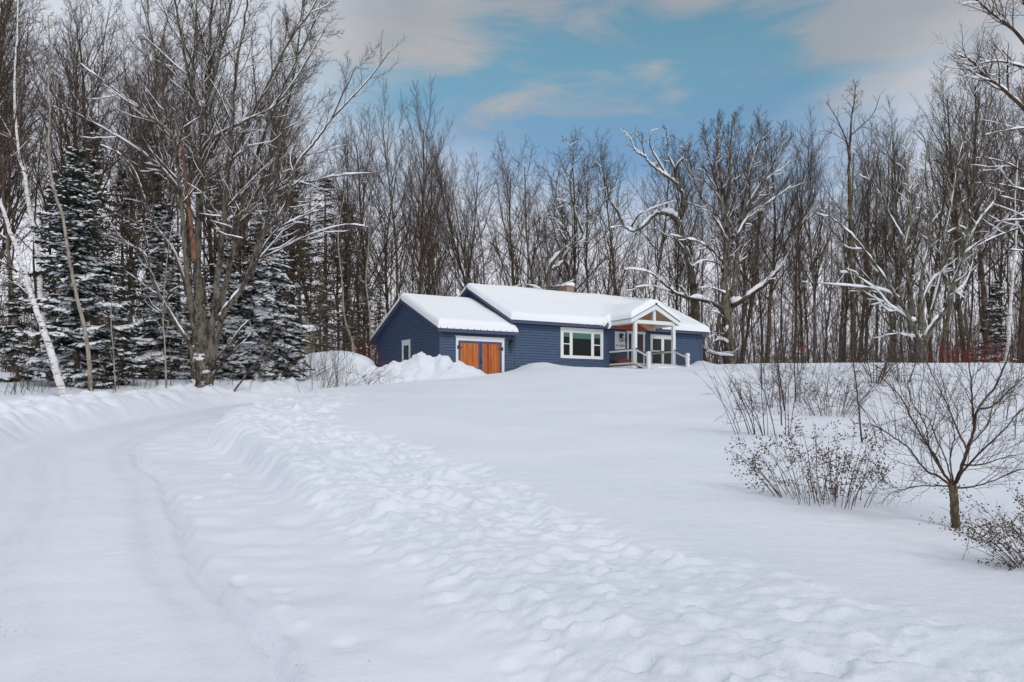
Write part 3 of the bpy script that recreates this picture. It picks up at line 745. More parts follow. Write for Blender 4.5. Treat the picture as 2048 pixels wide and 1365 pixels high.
window(7.97, 11.14, 4.73, 6.60, .15, [(8.14, 8.68, True, .26), (8.80, 10.28, False, .34), (10.40, 10.98, True, .26)], .26, 'wide picture window with green blinds and a double hung sash each side', .14)
window(14.92, 17.04, 4.45, 6.50, .14, [(15.07, 15.88, True, 0), (16.02, 16.90, True, 0)], .24, 'two light window behind the porch post')
# the small window in the garage gable faces -x
m = HB(); m.box(-.085, -.026, 4.10, 4.25, 4.6, 5.60); m.box(-.085, -.026, 5.20, 5.35, 4.6, 5.60); m.box(-.09, -.026, 4.10, 5.35, 5.60, 5.79); m.box(-.10, -.026, 4.05, 5.40, 5.79, 5.83)
m.box(-.07, -.03, 4.25, 4.32, 4.6, 5.6); m.box(-.07, -.03, 5.13, 5.20, 4.6, 5.6); m.box(-.07, -.03, 4.32, 5.13, 5.5, 5.6); m.box(-.085, -.026, 4.10, 5.35, 4.48, 4.6)
gwi = m.build('window', MT['white'], house, .005); gwi['label'] = 'small white framed window in the garage gable'
hb('pane', 'glass', gwi, [(-.055, -.05, 4.32, 5.13, 4.6, 5.5)]); hb('unlit_room_panel', 'dark', gwi, [(-.034, -.027, 4.32, 5.13, 4.6, 5.5)])

# entrance: number board, lantern, door with sidelight
nb = hb('number_board', 'white', house, [(12.08, 12.89, -.05, -.026, 5.40, 6.50), (12.05, 12.92, -.06, -.026, 6.50, 6.54)], .004)
def text_mesh(body, size, loc, parent, mat):
    c = bpy.data.curves.new('t', 'FONT'); c.body = body; c.size = size; c.extrude = .004; c.align_x = 'CENTER'; c.offset = .003
    o = bpy.data.objects.new('t', c); COL.objects.link(o); bpy.context.view_layer.update()
    me = bpy.data.meshes.new_from_object(o.evaluated_get(bpy.context.evaluated_depsgraph_get()))
    bpy.data.objects.remove(o)
    me.transform(Matrix.Translation(Vector(loc)) @ Matrix.Rotation(math.radians(90), 4, 'X')); me.materials.clear(); me.materials.append(mat)
    o = bpy.data.objects.new('house_number', me); COL.objects.link(o); o.parent = parent
    return o
text_mesh('Nº 5078', .20, (12.485, -.056, 5.58 - ZB), nb, MT['black'])
lantern(12.50, -.15, 6.13, .50)
dt = hb('door_casing', 'white', house, [(13.03, 13.15, -.08, -.026, 4.3, 6.45), (13.38, 13.50, -.08, -.026, 4.3, 6.45), (14.32, 14.46, -.08, -.026, 4.3, 6.45), (12.98, 14.51, -.085, -.026, 6.45, 6.62)], .005)
hb('sidelight', 'glass', dt, [(13.15, 13.38, -.045, -.04, 4.3, 6.45)]); hb('unlit_room_panel', 'dark', dt, [(13.15, 13.38, -.034, -.027, 4.3, 6.45)])
dr = hb('front_door', 'door', house, [(13.50, 14.32, -.05, -.027, 4.3, 6.45), (13.62, 14.20, -.056, -.05, 5.3, 6.3), (13.62, 14.20, -.056, -.05, 4.5, 5.1)], .004)
hb('handle', 'black', dr, [(13.55, 13.60, -.10, -.057, 5.25, 5.42)])

# porch
pr = HB()
for sg in (-1, 1):
    e = PA0 if sg < 0 else PA1
    ridge_in = PC
    pts = [(e, pro(e)), (PC, pro(PC)), (PC, pro(PC) - .15), (e, pro(e) - .15)]
    pr.prism(pts if sg < 0 else pts[::-1], 'y', PB0 + .05, PB1)
proof = pr.build('porch_roof', MT['white'])
m = HB()
for sg in (-1, 1):   # sloping board ceiling of the porch
    e = PC + sg * 1.62
    m.prism([(e, pro(e) - .155), (PC, pro(PC) - .155), (PC, pro(PC) - .175), (e, pro(e) - .175)], 'y', PB0 + .12, -.42)
m.build('ceiling', MT['pine'], proof)
m = HB()
for sg in (-1, 1):   # rake boards and eave boards
    e = PA0 - .01 if sg < 0 else PA1 + .01
    m.prism([(e, pro(e)), (PC, pro(PC)), (PC, pro(PC) - .29), (e, pro(e) - .26)], 'y', PB0, PB0 + .05)
    m.box(min(e, e - sg * .04), max(e, e - sg * .04), PB0 + .052, -.05, pro(e) - .24, pro(e) - .003)
    m.box(min(e - sg * .05, e - sg * .30), max(e - sg * .05, e - sg * .30), PB0 + .06, -.42, pro(e) - .235, pro(e) - .215)
m.build('rake_board', MT['white'], proof, .004)
m = HB()
m.prism([(PA0 - .04, pro(PA0 - .04) + .005), (PC, pro(PC) + .01), (PC, pro(PC) + .05), (PA0 - .04, pro(PA0 - .04) + .04)], 'y', PB0 - .04, -.02)
m.prism([(PA1 + .04, pro(PA1 + .04) + .005), (PC, pro(PC) + .01), (PC, pro(PC) + .05), (PA1 + .04, pro(PA1 + .04) + .04)], 'y', PB0 - .04, -.02)
m.box(PC - .07, PC + .07, PB0 - .06, PB0 + .1, 8.03, 8.12)
m.build('drip_edge', MT['black'], proof)
m = HB()
m.box(11.76, 14.98, -2.40, -2.22, 6.83, 7.05); m.box(PC - .085, PC + .085, -2.40, -2.24, 7.055, 7.80)
tr = m.build('tie_beam', MT['white'], proof, .005)
for a in (11.80, 14.80): hb('side_beam', 'white', proof, [(a, a + .16, -2.20, -.42, 6.83, 7.02)], .004)
m = HB(); m.prism([(11.60, 6.66), (11.60, 7.0), (13.32, 7.83), (15.04, 7.0), (15.04, 6.66)], 'y', -.445, -.43)
m.build('upper_boarding', MT['pine'], proof)
m = HB(); m.prism([(11.62, 6.665), (11.62, 6.90), (12.5, 7.25), (13.1, 7.25), (14.45, 6.665)], 'y', -.465, -.447)
m.build('gable_boarding', MT['red_wood'], proof)
for a in (11.77, 14.79):
    m = HB(); m.box(a, a + .19, -2.41, -2.22, 4.33, 6.83); m.box(a - .02, a + .21, -2.43, -2.20, 4.33, 4.45)
    m.build('porch_post', MT['white'], house, .008)
dk = hb('deck', 'white', house, [(11.60, 15.10, -2.48, -.03, 4.10, 4.28)], .004)
hb('deck_boards', 'cap_wood', dk, [(11.57, 15.13, -2.52, -.03, 4.283, 4.32)])
def railing(p, q, label=None):
    """white rails between p and q (a, b, z of the deck), black balusters"""
    r = empty('railing', (0, 0, 0)); r.parent = house
    if label: r['label'] = label
    p, q = Vector(p), Vector(q)
    z = Vector((0, 0, -ZB))
    m = MB(); m.bar(p + z + Vector((0, 0, .86)), q + z + Vector((0, 0, .86)), .06, .12); m.bar(p + z + Vector((0, 0, .06)), q + z + Vector((0, 0, .06)), .06, .11); m.build('rail', MT['white'], r, .004)
    m = MB(); m.bar(p + z + Vector((0, 0, .95)), q + z + Vector((0, 0, .95)), .13, .035); m.build('rail_cap', MT['cap_wood'], r, .003)
    m = MB(); n = max(3, int((q - p).length / .115))
    for k in range(1, n):
        c = p.lerp(q, k / n) + z; m.cyl((c.x, c.y), .018, c.z + .10, c.z + .81, 6)
    m.build('balusters', MT['black'], r)
railing((11.66, -.04, 4.36), (11.86, -2.22, 4.36), 'left side railing of the porch')
railing((15.02, -.04, 4.36), (14.90, -2.22, 4.36), 'right side railing of the porch')
railing((11.86, -2.42, 4.36), (11.86, -3.50, 3.94), 'left railing of the porch steps')
railing((14.90, -2.42, 4.36), (14.90, -3.50, 3.94), 'right railing of the porch steps')
for a in (11.76, 14.80):
    m = HB(); c = a + .10
    m.box(c - .085, c + .085, -3.67, -3.50, 3.7, 4.90); m.box(c - .11, c + .11, -3.695, -3.475, 4.62, 4.67); m.box(c - .12, c + .12, -3.705, -3.465, 4.90, 4.94)
    m.box(c - .10, c + .10, -3.685, -3.485, 4.94, 4.99); m.prism([(c - .10, 4.99), (c, 5.06), (c + .10, 4.99)], 'y', -3.685, -3.485)
    m.build('newel_post', MT['white'], house, .008)
for k, (b, z) in enumerate(((-2.52, 4.15), (-2.85, 3.98), (-3.18, 3.82))):
    hb('step', 'cap_wood', house, [(11.9, 14.85, b - .34, b, z - .05, z)])
# snow lying over the steps and deck
def strip_snow(name, a0, a1, b0, b1, zf, T, parent, mat='snow'):
    A = np.linspace(a0, a1, max(8, int((a1 - a0) / .05))); B = np.linspace(b0, b1, max(8, int((b1 - b0) / .05))); AA, BB = np.meshgrid(A, B)
    d = np.minimum(np.minimum(AA - a0, a1 - AA), np.minimum(BB - b0, b1 - BB))
    z = zf(AA, BB) + edge_t(d, T * (1 + .25 * fbm(AA * 1.5, BB * 1.5, 3, 151)), .15) - ZB
    ny, nx = AA.shape; j, i = np.meshgrid(np.arange(ny - 1), np.arange(nx - 1), indexing='ij')
    qq = np.stack([j * nx + i, j * nx + i + 1, (j + 1) * nx + i + 1, (j + 1) * nx + i], -1).reshape(-1, 4)
    return mesh_np(name, np.stack([AA, BB, z], -1).reshape(-1, 3), qq, MT[mat], parent)
strip_snow('snow_on_steps', 12.0, 14.78, -4.3, -1.9, lambda A, B: np.interp(B, [-4.3, -3.7, -2.5, -1.9], [4.0, 4.05, 4.26, 4.33]), .12, house)
strip_snow('snow_beside_steps', 15.05, 16.9, -3.5, -.1, lambda A, B: 4.18 + 0 * A, .10, house)
# chimney
m = HB(); m.box(12.45, 13.05, 5.9, 6.55, 8.9, 10.16); m.box(12.41, 13.09, 5.86, 6.59, 10.16, 10.26)
ch = m.build('chimney', MT['brick'], house)
t = strip_snow('snow_cap', 12.39, 13.11, 5.84, 6.61, lambda A, B: 10.26 + 0 * A, .24, ch, 'roof_snow')
# bench on the porch
bn = empty('porch_bench', HW(12.3, -.45, 4.32), TH); tag(bn, 'low red wooden bench on the porch behind the left railing', 'bench')
m = MB(); m.box(-.6, .6, -.2, .2, .40, .45); m.build('seat', MT['red_wood'], bn, .004)
m = MB(); m.box(-.55, .55, -.17, -.13, .16, .40); m.build('apron', MT['red_wood'], bn)
for sx in (-.55, .49):
    for sy in (-.17, .11):
        m = MB(); m.box(sx, sx + .06, sy, sy + .06, 0, .40); m.build('leg', MT['red_wood'], bn)

# ------------------------------------------------------------------ trees
UP = np.array([0, 0, 1.0])
def nrmz(v): return v / (np.linalg.norm(v) + 1e-9)
class Tree:
    """grows limbs; thick ones go to the trunk mesh, thin ones to the crown, snow on top of the flatter ones"""
    def __init__(s, seed, snow=0.0, split=1):
        s.r = np.random.RandomState(seed); s.t = Tubes(); s.c = Tubes(); s.s = Tubes(); s.snow = snow; s.split = split; s.thin = 1.0
    def line(s, pts, rad, lvl, sides=None):
        k = sides or (9, 6, 4, 3, 3)[min(lvl, 4)]
        if lvl == 0 and not sides and rad[0] > .3: k = 14
        (s.t if lvl < s.split else s.c).add([tuple(p) for p in pts], list(rad), k)
        if s.snow > 0 and rad[0] > .012 and lvl < 4:
            P = np.array(pts); T = np.gradient(P, axis=0); T /= np.linalg.norm(T, axis=1, keepdims=True) + 1e-9
            flat = np.clip(1 - np.abs(T[:, 2]) / .97, 0, 1) ** .42
            R = np.array(rad)
            keep = np.clip(.75 + .7 * np.sin(np.cumsum(s.r.normal(0, .9, len(P))) + s.r.rand() * 6), .0, 1)
            rs_ = np.minimum(R * .95 + .016, .06 + R * .55) * flat * keep * s.snow
            if rs_.max() > .010:
                rs_ = np.where(rs_ < .006, .001, rs_); rs_[0] *= .3; rs_[-1] *= .2
                off = R * .72 + rs_ * .35
                # snow sits on the upper side, square to the limb
                N = UP[None, :] - T * T[:, 2:3]; N /= np.linalg.norm(N, axis=1, keepdims=True) + 1e-6
                s.s.add([tuple(p) for p in P + N * off[:, None] * (rs_ > .002)[:, None]], list(rs_), 6 if R[0] > .04 else 4)
    def grow(s, p, d, L, r, lvl, P, maxl):
        n = P['seg'][lvl]; pts = [np.array(p, float)]; rad = [r]; d = nrmz(np.array(d, float)); ds = [d]
        for i in range(n):
            d = nrmz(d + s.r.normal(0, P['wob'][lvl], 3) + UP * P['up'][lvl])
            pts.append(pts[-1] + d * L / n); rad.append(r * (1 - (1 - P['tip'][lvl]) * (i + 1) / n)); ds.append(d)
        s.line(pts, rad, lvl)
        if lvl < maxl: s.kids(pts, rad, ds, L, lvl, P, maxl)
    def kids(s, pts, rad, ds, L, lvl, P, maxl, count=None, start=None, zmin=None):
        n = count or P['n'][lvl]; n = max(1, int(n * (.8 + .4 * s.r.rand()) + .5)); t0 = P['start'][lvl] if start is None else start
        ph = s.r.rand() * 6.28; m = len(pts) - 1
        for k in range(n):
            t = t0 + (1 - t0) * ((k + .3 + .6 * s.r.rand()) / n); t = min(t, .995)
            i = int(t * m); f = t * m - i; p = pts[i] * (1 - f) + pts[i + 1] * f; rr_ = rad[i] * (1 - f) + rad[i + 1] * f
            if zmin is not None and p[2] < zmin: continue
            d = ds[i]; ph += 2.4 + s.r.normal(0, .4)
            a = nrmz(np.cross(d, [.31, .2, .93] if abs(d[2]) < .8 else [1, 0, 0])); b = np.cross(d, a)
            side = a * math.cos(ph) + b * math.sin(ph)
            ang = math.radians(P['ang'][lvl] * (1 + s.r.normal(0, .18)))
            dd = d * math.cos(ang) + side * math.sin(ang)
            Lc = L * P['ratio'][lvl] * (1 - P['fall'][lvl] * (t - t0) / (1 - t0 + 1e-6)) * (.75 + .5 * s.r.rand())
            rc = max(P['rmin'], min(rr_ * P['rr'][lvl], Lc * P['slim']))
            s.grow(p, dd, Lc, rc, lvl + 1, P, maxl)
    def limb(s, pts, r0, r1, lvl, P, maxl, kids=10, start=.15, klen=None, sub=6, jit=.02):
        """a limb through given points, with grown side branches"""
        Q = smooth_poly3(pts, sub); n = len(Q)
        Q = [q + (s.r.normal(0, jit * max(r0, .05) * 4, 3) if 0 < i < n - 1 else 0) for i, q in enumerate(Q)]
        if lvl <= 1 and len(pts) > 4: r0 *= .86
        r0 *= s.thin
        r1 = min(r1, .022 if lvl <= 1 and kids else r1)
        rad = [r0 + (r1 - r0) * (i / (n - 1)) ** .75 for i in range(n)]
        ds = [nrmz(Q[min(i + 1, n - 1)] - Q[max(i - 1, 0)]) for i in range(n)]
        s.line(Q, rad, lvl)
        if kids:
            L = klen or sum(np.linalg.norm(Q[i + 1] - Q[i]) for i in range(n - 1))
            s.kids(Q, rad, ds, L, lvl, P, maxl, kids, start)
    def finish(s, name, loc, label, cat, bark='bark', twig='twig', group=None):
        root = empty(name, loc); tag(root, label, cat, group)
        s.t.build('trunk', MT[bark], root, loc); s.c.build('crown', MT[twig], root, loc)
        if s.s.b: s.s.build('snow_clumps', MT['tree_snow'], root, loc)
        return root
def smooth_poly3(P, n):
    out = []; P = [np.array(p, float) for p in P]
    for i in range(len(P) - 1):
        p0, p1, p2, p3 = P[max(0, i - 1)], P[i], P[i + 1], P[min(len(P) - 1, i + 2)]
        for j in range(n):
            t = j / n
            out.append(0.5 * (2 * p1 + (p2 - p0) * t + (2 * p0 - 5 * p1 + 4 * p2 - p3) * t * t + (3 * p1 - p0 - 3 * p2 + p3) * t ** 3))
    return out + [P[-1]]

BASE = dict(seg=(10, 6, 5, 4, 3), wob=(.035, .10, .14, .18, .2), up=(.03, .10, .09, .06, .03), tip=(.22, .25, .3, .4, .5),
            n=(18, 11, 11, 4, 3), start=(.32, .12, .15, .2, .2), ang=(38, 36, 38, 40, 40), ratio=(.40, .42, .42, .5, .5), fall=(.55, .5, .5, .4, .4), rr=(.50, .55, .6, .7, .8), rmin=.0085, slim=.02)
def var(**k):
    d = dict(BASE); d.update(k); return d
KINDS = [  # height is 20 m before scaling
    (var(), .17, 1), (var(n=(21, 11, 10, 4, 3), start=(.30, .1, .15, .2, .2), ang=(30, 30, 36, 40, 40), up=(.03, .14, .10, .06, .03)), .19, 2),
    (var(n=(13, 9, 8, 4, 3), start=(.42, .15, .15, .2, .2), ang=(42, 38, 38, 40, 40), ratio=(.30, .45, .42, .5, .5)), .12, 3),
    (var(n=(26, 9, 8, 4, 3), start=(.22, .1, .15, .2, .2), ang=(34, 34, 38, 40, 40), ratio=(.34, .42, .42, .5, .5), up=(.03, .12, .09, .05, .03)), .15, 4),
    (var(n=(12, 8, 7, 4, 3), start=(.4, .15, .15, .2, .2), ang=(35, 38, 38, 40, 40), ratio=(.28, .45, .42, .5, .5), wob=(.05, .12, .15, .18, .2)), .09, 5),
    (var(n=(17, 10, 8, 4, 3), start=(.45, .1, .15, .2, .2), ang=(45, 40, 40, 40, 40), wob=(.05, .16, .18, .2, .2), up=(.03, .07, .05, .04, .02)), .17, 6)]
def forest_tree(P, r, seed):
    T = Tree(seed, 0, 1)
    H = 20.0; T.grow((0, 0, -.6), (T.r.normal(0, .03), T.r.normal(0, .03), 1), H * .93, r, 0, P, 3)
    return T
protos = []
for k, (P, r, sd_) in enumerate(KINDS + [(KINDS[0][0], .18, 17), (KINDS[1][0], .16, 18), (KINDS[3][0], .13, 19)]):
    if k > 5: P = dict(P); P['wob'] = (.05, .12, .15, .18, .2)
    T = forest_tree(P, r, 100 + sd_)
    protos.append(T.finish('bare_tree', (0, 0, 0), 'x', 'tree', 'grey_bark' if k in (2, 5, 7) else 'bark'))
used = [False] * len(protos)
ENV = [(-400, -120), (0, -60), (60, 30), (130, 60), (200, 40), (300, 90), (420, 120), (560, 140), (640, 200), (700, 260), (755, 240), (810, 225), (860, 260), (900, 320), (960, 285), (1010, 300), (1060, 330), (1110, 310), (1150, 285), (1200, 330), (1250, 300), (1300, 300), (1370, 300), (1420, 290), (1500, 280), (1560, 290), (1620, 290), (1660, 260), (1700, 270), (1760, 255), (1800, 250), (1850, 225), (1900, 180), (1950, 150), (2048, 100), (2400, 0)]
EU, EV = zip(*ENV)
ZONES = [(-1e9, 330, 'bare grey-brown tree in the woods behind the firs and the birches'), (330, 720, 'bare grey-brown tree in the woods behind the big roadside maple'),
         (720, 930, 'bare upright tree in the woods behind the garage roof'), (930, 1130, 'bare upright tree in the woods left of the brick chimney'),
         (1130, 1240, 'bare tree in the woods between the chimney and the crooked old tree'), (1240, 1420, 'bare tree in the woods behind the porch and crooked old tree'),
         (1420, 1600, 'bare tree in the woods behind the broad maple beside the house'), (1600, 1780, 'bare tree in the woods around the tall spindly tree'),
         (1780, 1960, 'bare tree in the woods behind the sprawling snow-lined old apple tree'), (1960, 1e9, 'bare tree in the woods at the far right')]
fr_ = np.random.RandomState(77)
def place_tree(k, u, D, vtop, lab=None, grp=None):
    x = ux(u, D); z = gz(x, D); H = (EYE + (HV - vtop) / F * D) - z
    if used[k]: o = copy_tree(protos[k])
    else: o = protos[k]; used[k] = True
    sz = H / 19.0; sx = sz * fr_.uniform(.72, 1.15)
    o.location = (x, D, z - .15); o.rotation_euler = (fr_.normal(0, .032) + (.22 if fr_.rand() < .03 else 0), fr_.normal(0, .032), fr_.uniform(0, 6.28)); o.scale = (sx, sx, sz)
    if lab is None:
        for a, b, l in ZONES:
            if a <= u < b: lab = l; grp = 'trees: ' + l
    o['label'] = lab
    if grp: o['group'] = grp
    return o
# the skyline row, then rows behind and in front of it
u = -260
while u < 2300:
    D = fr_.uniform(62, 76) if u > 700 else fr_.uniform(50, 68)
    place_tree(int(fr_.choice([0, 1, 3, 5, 6, 7])), u, D, np.interp(u, EU, EV) + fr_.uniform(-14, 30)); u += fr_.uniform(38, 62)
u = -250
while u < 2300:
    D = fr_.uniform(76, 98) if u > 700 else fr_.uniform(58, 80)
    place_tree(int(fr_.choice([0, 2, 2, 3, 4, 4, 6, 8])), u, D, np.interp(u, EU, EV) + fr_.uniform(25, 110)); u += fr_.uniform(27, 44) * (1.6 if u < 660 else 1)
u = 700
while u < 2150:
    D = fr_.uniform(60, 90)
    if not (u < 1420 and D < 66): place_tree(int(fr_.choice([2, 4, 4, 8])), u, D, np.interp(u, EU, EV) + fr_.uniform(60, 190))
    u += fr_.uniform(20, 34)

# ---- the named trees --------------------------------------------------------
HP = var(rmin=.0062, n=(10, 12, 9, 4, 3), ratio=(.36, .42, .45, .5, .5), start=(.2, .1, .15, .2, .2), ang=(40, 38, 40, 40, 40), up=(.06, .10, .07, .05, .03))
def path(D, pts, d1=0.0):
    """points read off the photograph at distance D, drifting to D+d1 at the end"""
    n = len(pts); return [W(u, v, D + d1 * i / max(1, n - 1)) for i, (u, v) in enumerate(pts)]
# big maple by the drive
D = 34.0
T = Tree(1, 1.35, 1); T.thin = .74
base = W(402, 792, D)
T.limb([W(404, 800, D), W(403, 770, D), W(404, 735, D), W(406, 700, D), W(402, 640, D), W(398, 560, D)], .88, .22, 0, HP, 3, 0)
T.limb(path(D, [(398, 600), (395, 520), (399, 400), (405, 300), (414, 200), (420, 100), (425, 0), (430, -130)], 1), .31, .07, 0, HP, 3, 22, .25, 11)
T.limb(path(D, [(418, 740), (424, 660), (434, 570), (447, 450), (455, 360), (462, 260), (472, 150), (490, 30), (505, -80)], -1.5), .28, .06, 0, HP, 3, 18, .3, 10)
T.limb(path(D, [(424, 720), (440, 650), (449, 623), (480, 584), (504, 529), (515, 490), (540, 455), (566, 423), (580, 380), (593, 330), (625, 290), (660, 242), (712, 132)], -2), .23, .04, 0, HP, 3, 14, .3, 8)
T.limb(path(D, [(660, 242), (700, 200), (745, 150), (778, 105)], -1), .05, .015, 1, HP, 3, 8, .1, 4)
T.limb(path(D, [(388, 740), (378, 690), (340, 630), (309, 568), (289, 513), (262, 490), (234, 480), (200, 465)], -2), .17, .03, 0, HP, 3, 11, .2, 6)
T.limb(path(D, [(392, 690), (380, 600), (370, 500), (362, 400), (355, 320), (338, 264), (300, 235), (272, 211), (211, 167), (158, 127)], -3), .21, .035, 0, HP, 3, 16, .3, 8)
T.limb(path(D, [(355, 320), (335, 240), (318, 150), (300, 60), (270, -40)], 1), .12, .03, 0, HP, 3, 12, .1, 7)
T.limb(path(D, [(388, 640), (368, 560), (345, 500), (310, 450), (290, 400), (270, 345), (240, 310), (200, 290)], 2), .15, .03, 0, HP, 3, 12, .3, 6)
T.limb(path(D, [(392, 440), (350, 370), (308, 325), (246, 281), (185, 246), (132, 215)], -2), .12, .025, 0, HP, 3, 12, .15, 6)
T.limb(path(D, [(425, 760), (440, 730), (461, 709), (492, 681), (510, 660)], -1), .09, .02, 1, HP, 3, 6, .3, 2.5)
T.limb(path(D, [(424, 742), (436, 715), (458, 690), (480, 660), (500, 640)], -2), .08, .02, 1, HP, 3, 5, .3, 2.5)
T.limb(path(D, [(440, 540), (444, 461), (480, 430), (519, 404), (567, 369), (615, 365), (677, 352), (756, 345)], -1), .15, .02, 0, HP, 3, 13, .25, 5)
T.limb(path(D, [(405, 320), (411, 292), (440, 268), (501, 237), (545, 215), (590, 160), (650, 60)], -1), .13, .025, 0, HP, 3, 13, .2, 6)
T.limb(path(D, [(458, 330), (500, 240), (545, 150), (580, 80), (630, 10), (650, -50)], 1), .14, .03, 0, HP, 3, 16, .1, 8)
T.limb(path(D, [(410, 260), (385, 180), (365, 90), (350, 0), (330, -90)], -1), .14, .03, 0, HP, 3, 14, .1, 8)
T.limb(path(D, [(434, 640), (462, 520), (482, 420), (515, 310), (556, 200), (598, 110), (640, 20)], 2), .20, .03, 0, HP, 3, 16, .25, 9)
T.limb(path(D, [(500, 560), (528, 460), (545, 360), (562, 270), (585, 170), (600, 60), (610, -40)], 3), .16, .03, 0, HP, 3, 15, .2, 9)
T.limb(path(D, [(380, 560), (374, 460), (380, 360), (376, 260), (385, 150), (392, 40), (398, -60)], 2), .17, .04, 0, HP, 3, 15, .25, 9)
T.limb(path(D, [(470, 590), (500, 545), (545, 470), (590, 440), (640, 420)], -3), .09, .02, 1, HP, 3, 9, .2, 4)
T.limb(path(D, [(505, 525), (560, 500), (620, 470), (690, 450), (740, 455)], 2), .07, .015, 1, HP, 3, 9, .2, 4)
T.limb(path(D, [(414, 200), (440, 110), (460, 20), (470, -60)], -1), .12, .04, 0, HP, 3, 12, .1, 8)
maple = T.finish('maple_tree', (base[0], D, base[2]), 'huge many-stemmed old maple with snow-lined limbs standing by the driveway bend', 'tree', 'old_bark')
T = Tree(2, .5); T.limb([W(388, 520, D - .35), W(380, 430, D - .5), W(370, 340, D - .4), W(362, 276, D - .3)], .12, .05, 0, HP, 1, 0)
T.t.build('broken_stem', MT['red_bark'], maple, (base[0], D, base[2]))

# broad maple right of the house
D = 59.0
PM = var(rmin=.010, n=(10, 12, 9, 4, 3), ratio=(.36, .42, .45, .5, .5), start=(.2, .1, .15, .2, .2), ang=(34, 34, 38, 40, 40), up=(.07, .12, .08, .05, .03))
T = Tree(3, 1.9, 1)
T.limb(path(D, [(1460, 745), (1458, 700), (1454, 640), (1450, 556), (1453, 477), (1456, 400), (1459, 330), (1464, 250)]), .62, .10, 0, PM, 3, 22, .42, 9)
T.limb(path(D, [(1462, 610), (1472, 540), (1477, 470), (1487, 398), (1505, 325), (1524, 270)], 2), .32, .07, 0, PM, 3, 20, .2, 9)
T.limb(path(D, [(1453, 470), (1440, 400), (1425, 340), (1412, 280)], -1), .2, .06, 0, PM, 3, 14, .1, 8)
T.limb(path(D, [(1456, 420), (1440, 350), (1438, 290), (1440, 250)], 2), .16, .05, 0, PM, 3, 12, .1, 7)
T.limb(path(D, [(1480, 440), (1510, 390), (1540, 340), (1562, 290)], -2), .17, .05, 0, PM, 3, 14, .1, 8)
T.limb(path(D, [(1456, 500), (1440, 455), (1405, 400), (1385, 350), (1378, 310)], -1), .15, .04, 0, PM, 3, 12, .1, 7)
T.limb(path(D, [(1477, 470), (1500, 430), (1545, 400), (1585, 370)], 1), .12, .03, 0, PM, 3, 11, .1, 6)
for pts, r0, kk in [([(1466, 612), (1473, 607), (1505, 588), (1540, 560), (1564, 532), (1580, 505), (1592, 477)], .30, 8), ([(1455, 622), (1414, 603), (1362, 592), (1327, 568), (1295, 544), (1247, 538)], .22, 8),
                    ([(1448, 525), (1441, 520), (1425, 501), (1398, 485), (1370, 477), (1340, 470)], .15, 7), ([(1445, 545), (1437, 528), (1406, 522), (1384, 532), (1376, 515)], .11, 4),
                    ([(1455, 645), (1437, 627), (1415, 623)], .10, 3), ([(1457, 690), (1437, 679), (1418, 698)], .12, 3), ([(1455, 655), (1448, 668), (1430, 665)], .1, 2),
                    ([(1395, 694), (1406, 697), (1420, 706), (1437, 710), (1468, 712)], .20, 2), ([(1362, 592), (1330, 580), (1300, 572), (1270, 575)], .07, 4), ([(1592, 477), (1610, 440), (1625, 420)], .07, 3), ([(1455, 590), (1425, 577), (1400, 576)], .08, 3)]:
    T.limb(path(D, pts, -2.5), r0, r0 * .28, 1, PM, 3, kk, .3, 4)
T.finish('maple_tree', W(1460, 735, D), 'broad bare maple with snow-laden low limbs just right of the house', 'tree', 'old_bark')

# crooked old tree behind the porch
D = 63.0
T = Tree(4, 2.1, 1)
PC_ = var(rmin=.010, wob=(.1, .22, .25, .25, .2), up=(.02, .05, .04, .02, .02), n=(8, 9, 8, 4, 3), ratio=(.36, .42, .42, .5, .5), start=(.3, .1, .1, .1, .1), ang=(45, 45, 45, 45, 45))
T.limb(path(D, [(1408, 745), (1400, 680), (1392, 625), (1386, 564), (1378, 528), (1368, 489), (1358, 455), (1360, 433), (1366, 410), (1363, 385), (1350, 366), (1334, 354), (1311, 338), (1291, 315), (1283, 287), (1268, 264)]), .42, .05, 0, PC_, 3, 6, .7, 4)
T.limb(path(D, [(1352, 368), (1349, 340), (1337, 311), (1335, 285), (1332, 258)], 1), .14, .04, 0, PC_, 3, 7, .2, 3.5)
T.limb(path(D, [(1350, 355), (1356, 330), (1370, 312), (1372, 290)], -1), .11, .03, 1, PC_, 3, 6, .2, 3)
T.limb(path(D, [(1334, 354), (1315, 320), (1300, 290), (1302, 262)], 1), .10, .03, 1, PC_, 3, 6, .2, 3)
T.limb(path(D, [(1291, 315), (1270, 300), (1262, 280), (1248, 262)], 1), .08, .02, 1, PC_, 3, 6, .2, 3)
T.limb(path(D, [(1358, 452), (1350, 437), (1334, 427), (1311, 429), (1287, 453), (1263, 463), (1247, 453), (1220, 457)], -2), .30, .06, 0, PC_, 3, 3, .5, 3)
T.limb(path(D - 1, [(1247, 453), (1236, 425), (1220, 402), (1212, 366), (1204, 335), (1200, 300)], 0), .13, .03, 0, PC_, 3, 9, .2, 4.5)
T.limb(path(D - 1, [(1263, 453), (1279, 429), (1300, 420), (1320, 412), (1350, 402)], 0), .10, .02, 1, PC_, 3, 5, .2, 2.5)
T.limb(path(D, [(1372, 505), (1352, 480), (1330, 470), (1310, 455)], -1), .07, .02, 1, PC_, 3, 4, .2, 2.5)
T.limb(path(D, [(1384, 545), (1388, 520), (1378, 480), (1384, 455)], 1), .1, .03, 1, PC_, 3, 4, .2, 2.5)
T.finish('old_tree', W(1408, 735, D), 'crooked old tree with a looping snow-covered arm above the porch roof', 'tree', 'old_bark')

